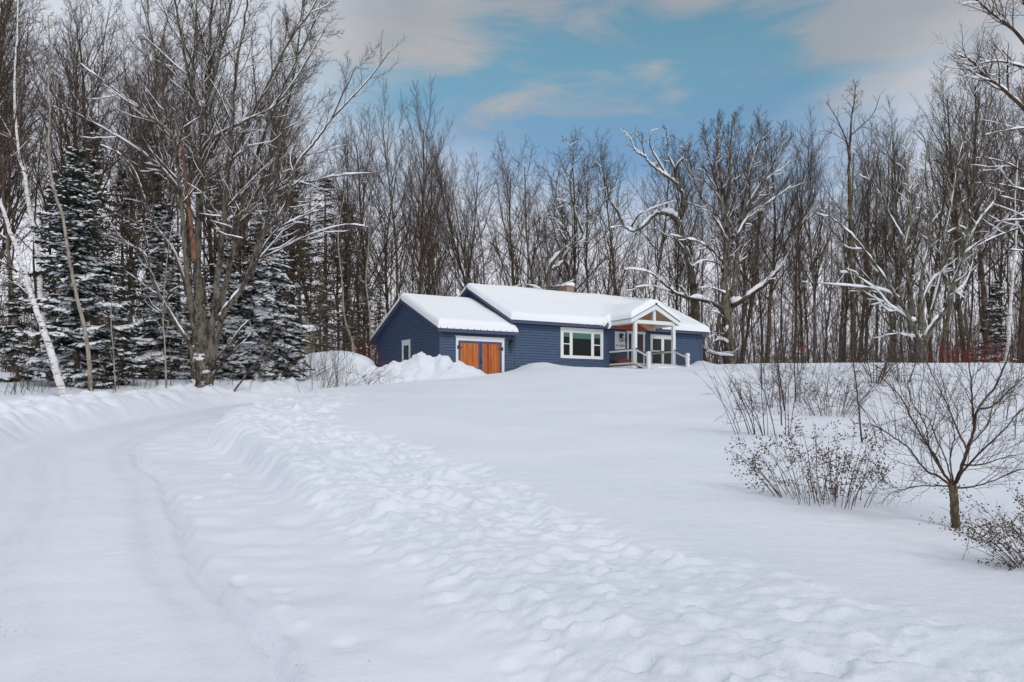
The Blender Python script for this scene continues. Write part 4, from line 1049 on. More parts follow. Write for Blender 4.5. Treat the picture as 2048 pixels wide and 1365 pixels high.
# forked old tree behind the chimney
D = 64.0
T = Tree(5, 2.3, 1)
T.limb(path(D, [(1085, 740), (1092, 650), (1096, 590), (1098, 545), (1122, 528), (1140, 497), (1175, 477)], 0), .36, .10, 0, PC_, 3, 5, .8, 4)
T.limb(path(D, [(1097, 560), (1100, 535), (1113, 515), (1135, 488), (1128, 462), (1122, 449), (1095, 427)], -1), .22, .06, 0, PC_, 3, 8, .4, 4)
T.limb(path(D, [(1150, 490), (1165, 470), (1161, 453), (1175, 436), (1172, 400), (1178, 350), (1170, 300)], 1), .15, .04, 0, PC_, 3, 12, .3, 5)
T.limb(path(D, [(1165, 465), (1148, 418), (1140, 370), (1146, 320), (1135, 285)], 1), .12, .03, 0, PC_, 3, 12, .2, 5)
T.limb(path(D, [(1135, 488), (1110, 440), (1112, 380), (1120, 330)], 1), .10, .03, 0, PC_, 3, 10, .2, 5)
T.limb(path(D, [(1100, 575), (1125, 572), (1150, 560)], -1), .08, .03, 1, PC_, 3, 2, .3, 2)
T.limb(path(D, [(1096, 600), (1080, 580), (1050, 570), (1020, 578)], 0), .08, .02, 1, PC_, 3, 4, .3, 2)
T.finish('old_tree', W(1088, 735, D), 'gnarled tree forking into snowy limbs right behind the brick chimney', 'tree', 'old_bark')

# sprawling apple tree at the right
D = 51.0
T = Tree(6, 2.3, 1)
PA = var(rmin=.0095, wob=(.05, .16, .2, .2, .2), up=(.04, .09, .07, .04, .02), n=(9, 11, 9, 4, 3), ratio=(.34, .40, .45, .5, .5), start=(.2, .1, .1, .1, .1), ang=(40, 42, 42, 42, 42))
T.limb(path(D, [(1846, 745), (1845, 715), (1846, 690), (1852, 672)]), .34, .24, 0, PA, 3, 0)
for pts, r0, kk, dd in [([(1850, 680), (1870, 647), (1892, 616), (1901, 581), (1914, 546), (1927, 510), (1936, 460), (1945, 410)], .20, 12, -2), ([(1850, 690), (1835, 673), (1822, 642), (1787, 585), (1752, 532), (1708, 475), (1664, 436), (1640, 420)], .16, 14, -2),
                        ([(1846, 692), (1813, 638), (1778, 612), (1752, 581), (1708, 550), (1680, 545)], .13, 10, 2), ([(1800, 596), (1760, 579), (1681, 570), (1602, 563)], .045, 6, -1),
                        ([(1824, 645), (1820, 638), (1824, 590), (1813, 541), (1809, 488), (1787, 444), (1760, 396), (1735, 350), (1725, 310)], .15, 12, 0),
                        ([(1895, 610), (1905, 590), (1927, 572), (1941, 541), (1950, 500)], .09, 7, 1), ([(1846, 670), (1848, 598), (1866, 560), (1888, 537), (1910, 480)], .12, 9, 1),
                        ([(1840, 660), (1842, 568), (1858, 484), (1861, 414), (1850, 350), (1856, 290)], .16, 16, 2), ([(1858, 640), (1880, 560), (1890, 480), (1905, 400), (1915, 330), (1930, 270)], .15, 16, 2),
                        ([(1809, 500), (1822, 430), (1815, 360), (1820, 300)], .10, 12, 1), ([(1905, 570), (1930, 500), (1960, 440), (1990, 400), (2000, 350)], .10, 12, 1), ([(1830, 675), (1800, 668), (1785, 662)], .05, 3, 0), ([(1927, 510), (1975, 470), (2020, 430)], .07, 8, -1)]:
    T.limb(path(D, pts, dd), r0, r0 * .22, 1 if r0 < .14 else 0, PA, 3, kk, .25, 4.5)
T.finish('apple_tree', W(1846, 728, D), 'sprawling old tree with mossy twigs and low snow-lined limbs above the crest', 'tree', 'old_bark', 'green_twig')

# tree leaning into the frame from the right
D = 30.0
T = Tree(7, 1.2, 1)
T.limb(path(D, [(2150, 790), (2146, 600), (2140, 400), (2130, 200), (2120, 0), (2115, -140)]), .36, .10, 0, HP, 3, 10, .6, 6)
for pts, r0, kk in [([(2132, 230), (2048, 85), (2010, 47), (1978, 23), (1945, -10)], .10, 14), ([(2138, 310), (2048, 217), (2001, 176), (1966, 149), (1943, 123), (1910, 108)], .11, 16), ([(2130, 160), (2048, 135), (1995, 123), (1960, 128)], .07, 10),
                    ([(2140, 375), (2048, 343), (2010, 325), (1966, 316), (1940, 318)], .05, 8), ([(2142, 410), (2048, 381), (1995, 369), (1949, 366)], .05, 8), ([(2142, 430), (2048, 405), (2000, 392)], .04, 6), ([(2144, 450), (2048, 440), (1989, 444)], .045, 7),
                    ([(2145, 420), (2048, 453), (1989, 475), (1945, 497)], .05, 8), ([(2146, 500), (2048, 502), (2011, 497)], .04, 6), ([(2120, 60), (2070, -20), (2040, -80)], .09, 12), ([(2138, 300), (2060, 260), (2010, 262), (1970, 270)], .05, 9), ([(2125, 100), (2060, 30), (2035, -30)], .07, 10)]:
    T.limb(path(D, pts, -1), r0, r0 * .2, 1, HP, 3, kk, .3, 4)
T.finish('bare_tree', W(2150, 770, D), 'near bare tree reaching long snow-edged limbs in from beyond the right edge', 'tree')

# tall spindly tree on the skyline
D = 66.0
T = Tree(8, .5, 1)
PS_ = var(rmin=.013, n=(10, 6, 5, 3, 3), ratio=(.3, .4, .42, .5, .5), ang=(42, 45, 45, 45, 45), up=(.02, .04, .02, .0, .0), wob=(.03, .1, .14, .16, .2))
T.limb(path(D, [(1707, 745), (1704, 560), (1699, 400), (1699, 330), (1702, 250), (1709, 200), (1712, 168)]), .27, .04, 0, PS_, 3, 12, .68, 4.6)
T.limb(path(D, [(1699, 320), (1692, 280), (1672, 235), (1652, 205)], 0), .10, .02, 1, PS_, 3, 10, .2, 4)
T.limb(path(D, [(1702, 270), (1725, 250), (1748, 225), (1760, 190)], 0), .07, .02, 1, PS_, 3, 8, .2, 3.5)
T.limb(path(D, [(1701, 290), (1680, 275), (1655, 262), (1640, 262)], 0), .05, .015, 1, PS_, 3, 8, .2, 3)
T.finish('bare_tree', W(1707, 735, D), 'tall spindly tree whose open top stands clear above the right-hand skyline', 'tree')

# birches
BP = var(rmin=.007, n=(10, 7, 5, 3, 3), ratio=(.2, .4, .42, .5, .5), start=(.3, .1, .1, .1, .1), ang=(38, 38, 40, 40, 40), up=(.05, .06, .02, 0, 0))
D = 28.0
T = Tree(9, .8, 1)
T.limb(path(D, [(132, 812), (127, 793), (110, 735), (94, 677), (78, 634), (62, 591), (39, 517), (12, 439), (-8, 380), (-30, 310), (-60, 200), (-90, 60)], 0), .19, .06, 0, BP, 3, 8, .6, 6)
for pts, r0 in [([(35, 545), (12, 529), (-20, 515)], .05), ([(12, 480), (-10, 465), (-40, 470)], .05), ([(66, 600), (30, 568), (0, 572), (-30, 590)], .035), ([(-2, 400), (15, 330), (30, 240), (45, 150)], .05), ([(10, 440), (-5, 430), (-30, 425)], .05)]:
    T.limb(path(D, pts, -.5), r0, r0 * .3, 1, BP, 3, 6, .2, 3)
T.finish('birch_tree', W(130, 800, D), 'white birch leaning left with black-flecked peeling bark at the drive bank', 'tree', 'birch')
D = 37.0
T = Tree(10, .5, 1)
T.limb(path(D, [(92, 800), (84, 640), (72, 480), (59, 422), (50, 352), (37, 305), (29, 176), (33, 80), (38, -60)]), .17, .07, 0, BP, 3, 14, .55, 5)
T.limb(path(D, [(52, 345), (44, 310), (40, 240), (48, 160), (56, 60)], 1), .09, .03, 1, BP, 3, 9, .2, 4)
T.limb(path(D, [(36, 300), (20, 270), (0, 235), (-30, 200)], 1), .06, .02, 1, BP, 3, 7, .2, 4)
T.finish('birch_tree', W(92, 790, D), 'tall upright white birch rising behind the leaning birch', 'tree', 'birch')
D = 30.5
T = Tree(11, .3, 1)
T.limb(path(D, [(182, 795), (178, 720), (170, 662), (152, 586), (138, 516), (126, 434), (112, 395), (99, 330), (97, 280), (100, 234), (97, 176), (100, 110), (96, 30)]), .10, .02, 0, BP, 3, 9, .6, 4)
T.finish('birch_tree', W(182, 786, D), 'slender pale crooked young birch growing in front of the left fir', 'tree', 'beige_bark', 'pale_twig')
D = 57.0
T = Tree(12, .3, 1)
T.limb(path(D, [(2013, 740), (2018, 660), (2022, 600), (2028, 530), (2033, 470), (2030, 400), (2036, 320)]), .20, .07, 0, BP, 3, 9, .5, 4)
T.finish('birch_tree', W(2013, 730, D), 'pale birch trunk rising from the red twigs near the right edge', 'tree', 'birch')
for sd_, pts, D, r0, lab in [(41, [(712, 800), (705, 690), (690, 640), (684, 560), (676, 470), (690, 380)], 52, .13, 'thin pale mottled birch trunk showing above the rounded snow mound'), (42, [(742, 760), (740, 640), (732, 560), (738, 480), (735, 400)], 58, .11, 'thin pale birch trunk just left of the garage eave')]:
    T = Tree(sd_, .3, 1); T.limb(path(D, pts), r0, .04, 0, BP, 3, 8, .4, 4); T.finish('birch_tree', W(pts[0][0], 740, D), lab, 'tree', 'beige_bark', 'pale_twig')

# ------------------------------------------------------------------ the wood's floor and its far depth (nobody could count these)
def brush_mass(name, seed, n, urange, drange, hfun, mat, label, kids=4, r=.010, fan=.12, twig=.35):
    rr = np.random.RandomState(seed); t = Tubes()
    us = rr.uniform(*urange, n); Ds = rr.uniform(drange[0] ** .5, drange[1] ** .5, n) ** 2
    xs = (us - CU) / F * Ds; zs = ground(xs, Ds)
    for i in range(n):
        p = np.array([xs[i], Ds[i], zs[i] - .1]); H = hfun(rr, us[i]); d = nrmz(np.array([rr.normal(0, fan), rr.normal(0, fan), 1.0]))
        pts = [p]; m = 4
        for k in range(m): d = nrmz(d + rr.normal(0, .07, 3)); pts.append(pts[-1] + d * H / m)
        r0 = r * (.6 + .25 * H ** .8)
        t.add([tuple(q) for q in pts], [r0 * (1 - .18 * k) for k in range(m + 1)], 3)
        for k in range(int(kids * (.5 + rr.rand()))):
            j = rr.randint(1, m + 1); f = rr.rand(); q = pts[j - 1] * (1 - f) + pts[j] * f; L = H * twig * (.4 + .8 * rr.rand())
            e = nrmz(np.array([rr.normal(0, .6), rr.normal(0, .6), .7])); q1 = q + e * L * .5; e2 = nrmz(e + rr.normal(0, .25, 3) + UP * .2); q2 = q1 + e2 * L * .5
            t.add([tuple(q), tuple(q1), tuple(q2)], [r0 * .55, r0 * .45, r0 * .25], 3)
            for _ in range(2):
                g = rr.rand(); b = q * (1 - g) + q2 * g; e3 = nrmz(e + rr.normal(0, .5, 3) + UP * .2); t.add([tuple(b), tuple(b + e3 * L * .25), tuple(b + e3 * L * .5)], [r0 * .4, r0 * .3, r0 * .2], 3)
    o = t.build(name, MT[mat]); return tag(o, label, 'undergrowth' if 'growth' in name else 'woods', None, 'stuff')
brush_mass('undergrowth', 201, 3000, (700, 2250), (57, 88), lambda r, u: (r.rand() ** 2) * 7 + 1.0, 'twig', 'dense bare brown saplings and brush on the wood floor behind house and crest', 5, .011)
brush_mass('far_woods', 202, 900, (-400, 2400), (118, 165), lambda r, u: 15 + 9 * r.rand(), 'twig', 'far grey-brown mass of thin trunks deep in the woods', 12, .022, .04, .22)
brush_mass('undergrowth', 203, 900, (-150, 700), (37, 60), lambda r, u: (r.rand() ** 2) * 4.5 + .8, 'twig', 'tangled brown brush on the wood floor among the firs at left', 5, .008)

# ------------------------------------------------------------------ conifers
def quads_from(C, A, B, la, wb):
    """rectangles centred at C, half axes A*la and B*wb"""
    a = A * la[:, None]; b = B * wb[:, None]
    V = np.stack([C - a - b, C + a - b * .45, C + a + b * .45, C - a + b], 1).reshape(-1, 3)
    return V, np.arange(len(V)).reshape(-1, 4)
def conifer(seed, H, R, whorl=.30, nb=8, droop=.35, snow=.5, tuft=.16, wid=.035, gap=.13, shape=.85, base=.04, dens=1.0, mat='needle', ntuft=3):
    rr = np.random.RandomState(seed); tr = Tubes(); C = []; A = []; LW = []; SN = []
    tr.add([(0, 0, -.5), (.02, 0, H * .35), (0, .03, H * .7), (0, 0, H)], [H * .014 + .02, H * .011, H * .006, .01], 7)
    z = H * base
    while z < H * .985:
        t = z / H; Lm = R * (1 - t) ** shape * (1 if t > .12 else .75 + 2 * t) + .10
        for k in range(int(nb * (.8 + .4 * rr.rand()))):
            if rr.rand() > dens: continue
            a = rr.uniform(0, 6.283); L = Lm * rr.uniform(.45, 1.15); o = np.array([math.cos(a), math.sin(a), 0.0])
            side = np.array([-o[1], o[0], 0.0]); z0 = z + rr.uniform(-.6, .6) * whorl; dr_ = droop; droop_k = droop * rr.uniform(.4, 1.7)
            n = max(3, int(L / gap)); ss = (np.arange(n) + rr.rand(n) * .6 + .3) / n
            rise = .25 * (t > .75) - droop * .10 + rr.uniform(-.10, .14)
            P = np.array([0, 0, z0])[None] + o[None] * (ss * L)[:, None] + UP[None] * (rise * L * ss - droop_k * L * ss ** 2 * .55 + .10 * L * ss ** 4)[:, None]
            tr.add([(0, 0, z0), tuple(P[n // 2]), tuple(P[-1])], [.006 + L * .008, .004 + L * .005, .003], 3)
            sl = (.10 + .42 * L * (1 - ss) ** .9 * np.minimum(1, ss * 4 + .3))
            sl = np.minimum(sl, .65)
            for sg in (-1, 1):
                dd = o[None] * .62 + side[None] * sg * .78 + UP[None] * (-.16 - .25 * droop) + rr.normal(0, .12, (n, 3)); dd /= np.linalg.norm(dd, axis=1, keepdims=True)
                for f in np.linspace(.15, .95, ntuft):
                    c = P + dd * (sl * f)[:, None]
                    C.append(c); A.append(dd + rr.normal(0, .22, c.shape)); LW.append(np.stack([np.maximum(tuft * .5, sl / ntuft * .62) * rr.uniform(.7, 1.2, n), wid * rr.uniform(.6, 1.3, n)], 1))
                m = rr.rand(n) < snow * (.45 + .9 * (perlin(np.full(n, a * 2.1), np.full(n, z * 1.3), seed % 7) > .02))
                if m.any(): SN.append(np.concatenate([(P + dd * (sl * .5)[:, None])[m], dd[m], (sl * .42)[m, None] + .02], 1))
            m = rr.rand(n) < snow * (.25 + 1.3 * (perlin(np.full(n, a * 2.1), np.full(n, z * 1.3), seed % 7) > .0))
            if m.any(): SN.append(np.concatenate([P[m] + [0, 0, .02], np.repeat(o[None], m.sum(), 0), np.full((m.sum(), 1), gap * .75)], 1))
        z += whorl * rr.uniform(.7, 1.3) * (.55 + .45 * (1 - t))
    C = np.concatenate(C); A = np.concatenate(A); LW = np.concatenate(LW); A /= np.linalg.norm(A, axis=1, keepdims=True)
    B = np.cross(A, UP + rr.normal(0, .9, A.shape)); B /= np.linalg.norm(B, axis=1, keepdims=True)
    V1, Q1 = quads_from(C, A, B, LW[:, 0], LW[:, 1])
    B2 = np.cross(A, B); V2, Q2 = quads_from(C, A, B2, LW[:, 0] * .9, LW[:, 1])
    fol = (np.concatenate([V1, V2]), np.concatenate([Q1, Q2 + len(V1)]))
    sn = None
    if SN:
        S = np.concatenate(SN); c, d, l = S[:, :3], S[:, 3:6], S[:, 6]
        n = len(S); sd = np.cross(d, UP); sd /= np.linalg.norm(sd, axis=1, keepdims=True) + 1e-6
        w_ = np.clip(l * rr.uniform(.35, .9, n), .02, .17); h_ = w_ * rr.uniform(.35, .75, n); c = c + UP * (.018 + h_ * .3)[:, None]
        corners = []
        for zz, sc in ((-1, 1.0), (1, .62)):
            for sx, sy in ((-1, -1), (1, -1), (1, 1), (-1, 1)):
                corners.append(c + d * (sx * l * sc * rr.uniform(.7, 1.15, n))[:, None] + sd * (sy * w_ * sc * rr.uniform(.7, 1.15, n))[:, None] + UP * (zz * h_ * .5)[:, None])
        Vs = np.stack(corners, 1).reshape(-1, 3); b = np.arange(n)[:, None, None] * 8
        f = np.array([(0, 3, 2, 1), (4, 5, 6, 7), (0, 1, 5, 4), (1, 2, 6, 5), (2, 3, 7, 6), (3, 0, 4, 7)])[None]
        sn = (Vs, (b + f).reshape(-1, 4))
    return tr, fol, sn, mat
def fir(spec, loc, label, name='fir_tree', group=None, sc=(1, 1, 1), rz=0):
    root = empty(name, loc, rz); tag(root, label, 'tree', group); tr, fol, sn, mat = spec
    tr.build('trunk', MT['bark'], root); mesh_np('crown', fol[0], fol[1], MT[mat], root, smooth=False)
    if sn: mesh_np('snow_clumps', sn[0], sn[1], MT['tree_snow'], root)
    root.scale = sc
    return root
def put_fir(u, vb, vtop, D, seed, Rpx, label, **k):
    x = ux(u, D); z = gz(x, D); H = EYE + (HV - vtop) / F * D - z
    return fir(conifer(seed, H, Rpx / F * D, **k), (x, D, z - .1), label)
put_fir(152, 790, 292, 32.5, 301, 118, 'big dark snow-dusted fir between the two birches and the maple', snow=.52, nb=8, dens=.85, shape=.62, droop=.25, tuft=.17, wid=.04)
put_fir(528, 770, 425, 40.5, 302, 100, 'thick snow-covered fir right of the maple beside the rounded snow mound', snow=1.0, nb=9, shape=.60, droop=.65, whorl=.30, tuft=.17, wid=.045)
put_fir(322, 780, 400, 38.5, 303, 88, 'dark snowy fir half hidden behind the maple trunk on its left', snow=.6, nb=8, dens=.8, shape=.7)
put_fir(452, 780, 470, 40.0, 304, 70, 'dark fir squeezed between the maple trunk and the thick snowy fir', snow=.75, nb=8, dens=.9, shape=.7, droop=.5)
put_fir(35, 790, 560, 34.0, 305, 70, 'low dark fir at the far left behind the leaning birch', snow=.3, nb=6, dens=.7, shape=.7)
put_fir(245, 790, 600, 33.5, 306, 58, 'small dark fir at the foot of the wood between big fir and maple', snow=.45, nb=6, dens=.75, shape=.7)
put_fir(1992, 730, 560, 66.0, 307, 42, 'small snowy fir among the trunks left of the right-hand birch', snow=.7, nb=7, shape=.75, whorl=.5, tuft=.3, wid=.07, gap=.25)
bs = conifer(311, 17, 3.2, .62, 6, .30, .05, .30, .045, .30, .72, .12, .85, 'brown_needle', 3)
b0 = fir(bs, (0, 0, 0), 'x', 'spruce_tree')
hs = conifer(312, 15, 3.6, .62, 6, .35, .03, .30, .030, .32, .62, .04, .85, 'olive_needle', 3)
h0 = fir(hs, (0, 0, 0), 'x', 'hemlock_tree')
def put_copy(p, first, u, D, vtop, wx, lab, grp, H0):
    o = p if first else copy_tree(p); x = ux(u, D); z = gz(x, D); s = (EYE + (HV - vtop) / F * D - z) / H0
    o.location = (x, D, z - .1); o.scale = (s * wx, s * wx, s); o.rotation_euler = (0, 0, u * 1.7); o['label'] = lab
    if grp: o['group'] = grp
for k, (u, D, vt, wx, lab) in enumerate([(186, 50, 228, 1.0, 'tall brown-topped spruce behind the big fir'), (308, 52, 258, 1.0, 'brown-topped spruce behind the left limbs of the maple'), (245, 56, 330, .9, 'brown spruce between the two tallest brown-topped spruces'),
                                         (585, 60, 300, .95, 'brown spruce standing above the thick snowy fir'), (430, 58, 330, .9, 'brown spruce hidden behind the stems of the maple'), (100, 54, 360, .9, 'brown spruce behind the upright birch')]):
    put_copy(b0, k == 0, u, D, vt, wx, lab, 'brown-topped spruces in the left woods', 17)
for k, (u, D, vt, wx) in enumerate([(650, 60, 350, 1.1), (600, 54, 430, 1.1), (690, 66, 400, 1.1), (640, 52, 520, 1.0), (730, 62, 500, .9), (560, 58, 470, 1.0), (480, 60, 420, 1.1), (380, 56, 440, 1.1), (20, 50, 520, 1.2), (760, 68, 540, .8), (700, 58, 580, .8)]):
    put_copy(h0, k == 0, u, D, vt, wx, 'olive-brown twiggy evergreen in the dense wood left of the garage' if u >= 560 else 'olive-brown twiggy evergreen in the dense wood behind the firs and maple', 'twiggy evergreens by the garage' if u >= 560 else 'twiggy evergreens behind the maple', 15)

# ------------------------------------------------------------------ shrubs
def fan_shrub(name, seed, u, D, n, H, spread, mat, label, cat='shrub', r=.006, kids=3, flowers=0, rad=.35, lean=(0, 0), fl=.05, curve=.5, group=None, klen=.4, sub=2):
    rr = np.random.RandomState(seed); t = Tubes(); fv = []; x = ux(u, D)
    z = gz(x, D); fc = []; fa = []
    for i in range(n):
        a = rr.uniform(0, 6.283); q = rad * math.sqrt(rr.rand()); p = np.array([x + q * math.cos(a), D + q * math.sin(a) * .8, 0.0]); p[2] = gz(p[0], p[1]) - .05
        out = np.array([math.cos(a), math.sin(a), 0]) * (q / rad) * spread + np.array([lean[0], lean[1], 0]) + np.append(rr.normal(0, .16 * spread + .03, 2), 0)
        d = nrmz(UP + out * .6); L = H * rr.uniform(.5, 1.1); m = 6; pts = [p]
        for k in range(m): d = nrmz(d + out * curve * .22 + rr.normal(0, .05, 3)); pts.append(pts[-1] + d * L / m)
        r0 = r * rr.uniform(.7, 1.3)
        t.add([tuple(c) for c in pts], [r0 * (1 - .11 * k) for k in range(m + 1)], 4)
        tips = [(pts[-1], d)]
        for k in range(rr.poisson(kids)):
            j = rr.randint(2, m + 1); f = rr.rand(); b = pts[j - 1] * (1 - f) + pts[j] * f; e = nrmz(pts[j] - pts[j - 1] + rr.normal(0, .42, 3)); Lk = L * klen * rr.uniform(.3, 1)
            P2 = [b, b + e * Lk * .5]; e = nrmz(e + UP * .15 + rr.normal(0, .1, 3)); P2.append(P2[-1] + e * Lk * .5)
            t.add([tuple(c) for c in P2], [r0 * .6, r0 * .45, r0 * .3], 3); tips.append((P2[-1], e))
            for _ in range(sub):
                g = rr.uniform(.3, 1); b2 = P2[0] * (1 - g) + P2[2] * g; e2 = nrmz(e + rr.normal(0, .45, 3)); l2 = Lk * .4; t.add([tuple(b2), tuple(b2 + e2 * l2 * .5), tuple(b2 + e2 * l2)], [r0 * .4, r0 * .3, r0 * .25], 3)
        if flowers:
            for tp, dd in tips:
                if rr.rand() > flowers: continue
                nn = rr.randint(9, 18)
                for _ in range(int(nn * 1.6)):
                    o_ = rr.normal(0, 1, 3) * [fl * .75, fl * .75, fl * .75] + dd * rr.uniform(-.14, .08)
                    fc.append(tp + o_); fa.append(rr.normal(0, 1, 3))
    root = empty(name, (x, D, z)); tag(root, label, cat, group)
    t.build('stems', MT[mat], root, (x, D, z))
    if fc:
        C = np.array(fc) - np.array([x, D, z]); A = np.array(fa); A /= np.linalg.norm(A, axis=1, keepdims=True); B = np.cross(A, rr.normal(0, 1, A.shape)); B /= np.linalg.norm(B, axis=1, keepdims=True)
        s_ = rr.uniform(.35, 1, len(C)) * fl * .38
        # each floret is a little folded cup of two petals
        N_ = np.cross(A, B)
        V = np.stack([C - A * s_[:, None], C + B * s_[:, None] * .8 + N_ * s_[:, None] * .4, C + A * s_[:, None], C - B * s_[:, None] * .8 + N_ * s_[:, None] * .4, C + N_ * s_[:, None] * .9], 1).reshape(-1, 3)
        i5 = np.arange(len(C))[:, None] * 5
        tris = np.concatenate([i5 + np.array([[0, 1, 4]]), i5 + np.array([[1, 2, 4]]), i5 + np.array([[2, 3, 4]]), i5 + np.array([[3, 0, 4]])])
        q4 = i5 + np.array([[0, 1, 2, 3]])
        mesh_np('blossoms', V, q4, MT['flower'], root, smooth=False, tris=tris)
    return root
fan_shrub('hydrangea', 401, 1645, 10.8, 64, 1.12, .75, 'stem', 'dried hydrangea with brown seed heads in the snow left of the small yard tree', r=.0046, kids=2.6, flowers=.45, rad=.62, lean=(-.12, 0), fl=.050)
fan_shrub('hydrangea', 402, 2090, 7.6, 44, 1.0, .6, 'stem', 'dried hydrangea leaning left out of the bottom right edge', r=.0042, kids=2.4, flowers=.5, rad=.25, lean=(-.75, 0), fl=.040)
fan_shrub('hydrangea', 403, 1535, 22, 20, 1.55, .5, 'stem', 'dried flowering shrub farther back among the saplings on the slope', r=.006, kids=3, flowers=.5, rad=.6, fl=.05)
fan_shrub('shrub', 404, 1660, 20.5, 46, 1.55, .85, 'stem', 'dense reddish-brown twiggy shrub above the large hydrangea', r=.0055, kids=6, rad=.7, klen=.5, sub=3, flowers=.12, fl=.05)
fan_shrub('shrub', 405, 1600, 24, 34, 1.7, .8, 'stem', 'loose brown shrub on the slope left of the tall straight sapling', r=.006, kids=5, rad=.8, klen=.5, sub=3)
fan_shrub('shrub', 406, 1770, 11.8, 14, .85, 1.1, 'stem', 'sparse flattened twigs poking out between hydrangea and yard tree', r=.0038, kids=2, rad=.35, lean=(-.5, 0))
fan_shrub('shrub', 407, 1505, 17.0, 9, 1.75, .35, 'stem', 'leftmost spray of slim bare suckers on the open slope', r=.010, kids=3, rad=.45, lean=(-.35, 0), klen=.45)
fan_shrub('shrub', 408, 1558, 16.6, 8, 1.9, .3, 'stem', 'slim bare suckers just right of the leftmost spray', r=.009, kids=3.5, rad=.35, lean=(-.12, 0), klen=.4)
fan_shrub('shrub', 409, 1800, 15.5, 12, 1.5, .7, 'stem', 'thin upright suckers behind the crown of the small yard tree', r=.007, kids=4, rad=.6, klen=.45)
fan_shrub('shrub', 410, 1985, 19, 26, 1.3, .7, 'stem', 'low dark twigs behind the yard tree near the right edge', r=.006, kids=4, rad=1.2, klen=.5)
fan_shrub('shrub', 411, 1850, 24, 22, 1.3, .7, 'stem', 'low brown shrub on the upper slope behind the yard tree crown', r=.006, kids=4, rad=.9, klen=.5)
fan_shrub('shrub', 412, 1745, 30, 12, 2.0, .8, 'stem', 'dark forked bush under the crest in line with the apple tree', r=.017, kids=6, rad=.35, klen=.6, sub=3, lean=(-.2, 0))
fan_shrub('shrub', 413, 1805, 30.5, 9, 1.8, .5, 'stem', 'dark upright bush under the crest beside the forked bush', r=.013, kids=5, rad=.3, klen=.5, sub=3)
fan_shrub('red_dogwood', 414, 1935, 56, 60, 1.7, .6, 'red_stem', 'bright red dogwood thicket on the crest before the right-hand birch', r=.014, kids=4, rad=2.6, klen=.5)
fan_shrub('red_dogwood', 415, 790, 44.2, 10, 1.9, .6, 'red_stem', 'thin red-stemmed shrub against the garage gable beside its small window', r=.008, kids=4, rad=.5, klen=.5)
fan_shrub('shrub', 416, 742, 54.5, 40, 2.3, .6, 'red_stem', 'dull red brush behind the back corner of the garage', r=.011, kids=5, rad=1.3, klen=.5)
for k, (u, D, ln, n, lab) in enumerate([(600, 40.5, .7, 14, 'dark arching brush sweeping right in front of the rounded snow mound'), (660, 40.0, .6, 16, 'arching bare brush in front of the middle of the snow mound'), (715, 40.2, .55, 12, 'arching bare brush between the mound and the garage snow pile'), (560, 39.5, .2, 12, 'upright dark twigs at the foot of the thick snowy fir')]):
    fan_shrub('brush', 420 + k, u, D, n, 2.1, .5, 'stem', lab, r=.011, kids=3, rad=.8, lean=(ln, 0), klen=.5, curve=.9)
for k, (u, D, n, H) in enumerate([(30, 29, 8, 1.3), (70, 30.5, 9, 1.6), (170, 31.5, 10, 1.7), (215, 30.6, 9, 1.4), (300, 33, 9, 1.7), (350, 33.5, 8, 1.6), (470, 35.5, 9, 1.5), (-10, 28, 7, 1.2), (260, 32, 9, 1.9)]):
    fan_shrub('shrub', 440 + k, u, D, n, H, .5, 'stem', 'thin bare twigs in the snow at the wood edge left of the maple' if u < 400 else 'thin bare twigs in the snow right of the maple foot', r=.009, kids=3, rad=.9, group='twigs at the wood edge' if u < 400 else None)
# saplings on the slope
def sapling(seed, pts, D, r0, lab, kids=10, mat='stem', klen=2.0):
    T = Tree(seed, .25, 1); T.limb(path(D, pts), r0, r0 * .3, 0, var(rmin=.0035, ratio=(.3, .4, .4, .5, .5), n=(8, 5, 4, 3, 3), ang=(35, 40, 40, 40, 40)), 3, kids, .25, klen); u, v = pts[0]
    p = W(u, v, D); return T.finish('sapling', p, lab, 'sapling', mat, mat)
sapling(51, [(1564, 856), (1560, 800), (1556, 740), (1550, 660), (1546, 600)], 18.5, .020, 'straight dark sapling on the slope left of the twiggy shrubs')
sapling(52, [(1570, 826), (1562, 770), (1553, 700), (1548, 640)], 21.5, .024, 'second straight sapling close behind the left slope sapling')
sapling(53, [(1724, 885), (1716, 800), (1706, 720), (1700, 650)], 15.5, .019, 'tallest dark straight sapling between hydrangea and twiggy shrub', 9)
sapling(54, [(1592, 812), (1590, 750), (1588, 690), (1592, 640)], 24, .022, 'thin sapling in front of the loose brown shrub')
sapling(55, [(1524, 780), (1522, 720), (1514, 660)], 28, .022, 'small sapling on the upper slope right of the house')
sapling(56, [(333, 792), (330, 700), (326, 620), (332, 540), (340, 470)], 32.0, .045, 'slim beige sapling in front of the fir left of the maple', 9, 'beige_bark', 3.5)
sapling(57, [(232, 800), (228, 720), (222, 640), (226, 560)], 31.0, .035, 'slim beige sapling between big fir and small fir', 8, 'beige_bark', 3)
sapling(58, [(468, 783), (500, 740), (530, 700), (548, 660), (560, 620)], 34.5, .055, 'short dark leaning stem with a snow edge right of the maple', 6, 'bark', 2)
sapling(59, [(2035, 1000), (2030, 880), (2034, 800)], 16.0, .014, 'thin sapling at the right edge beside the yard tree', 8, 'stem', 1.4)
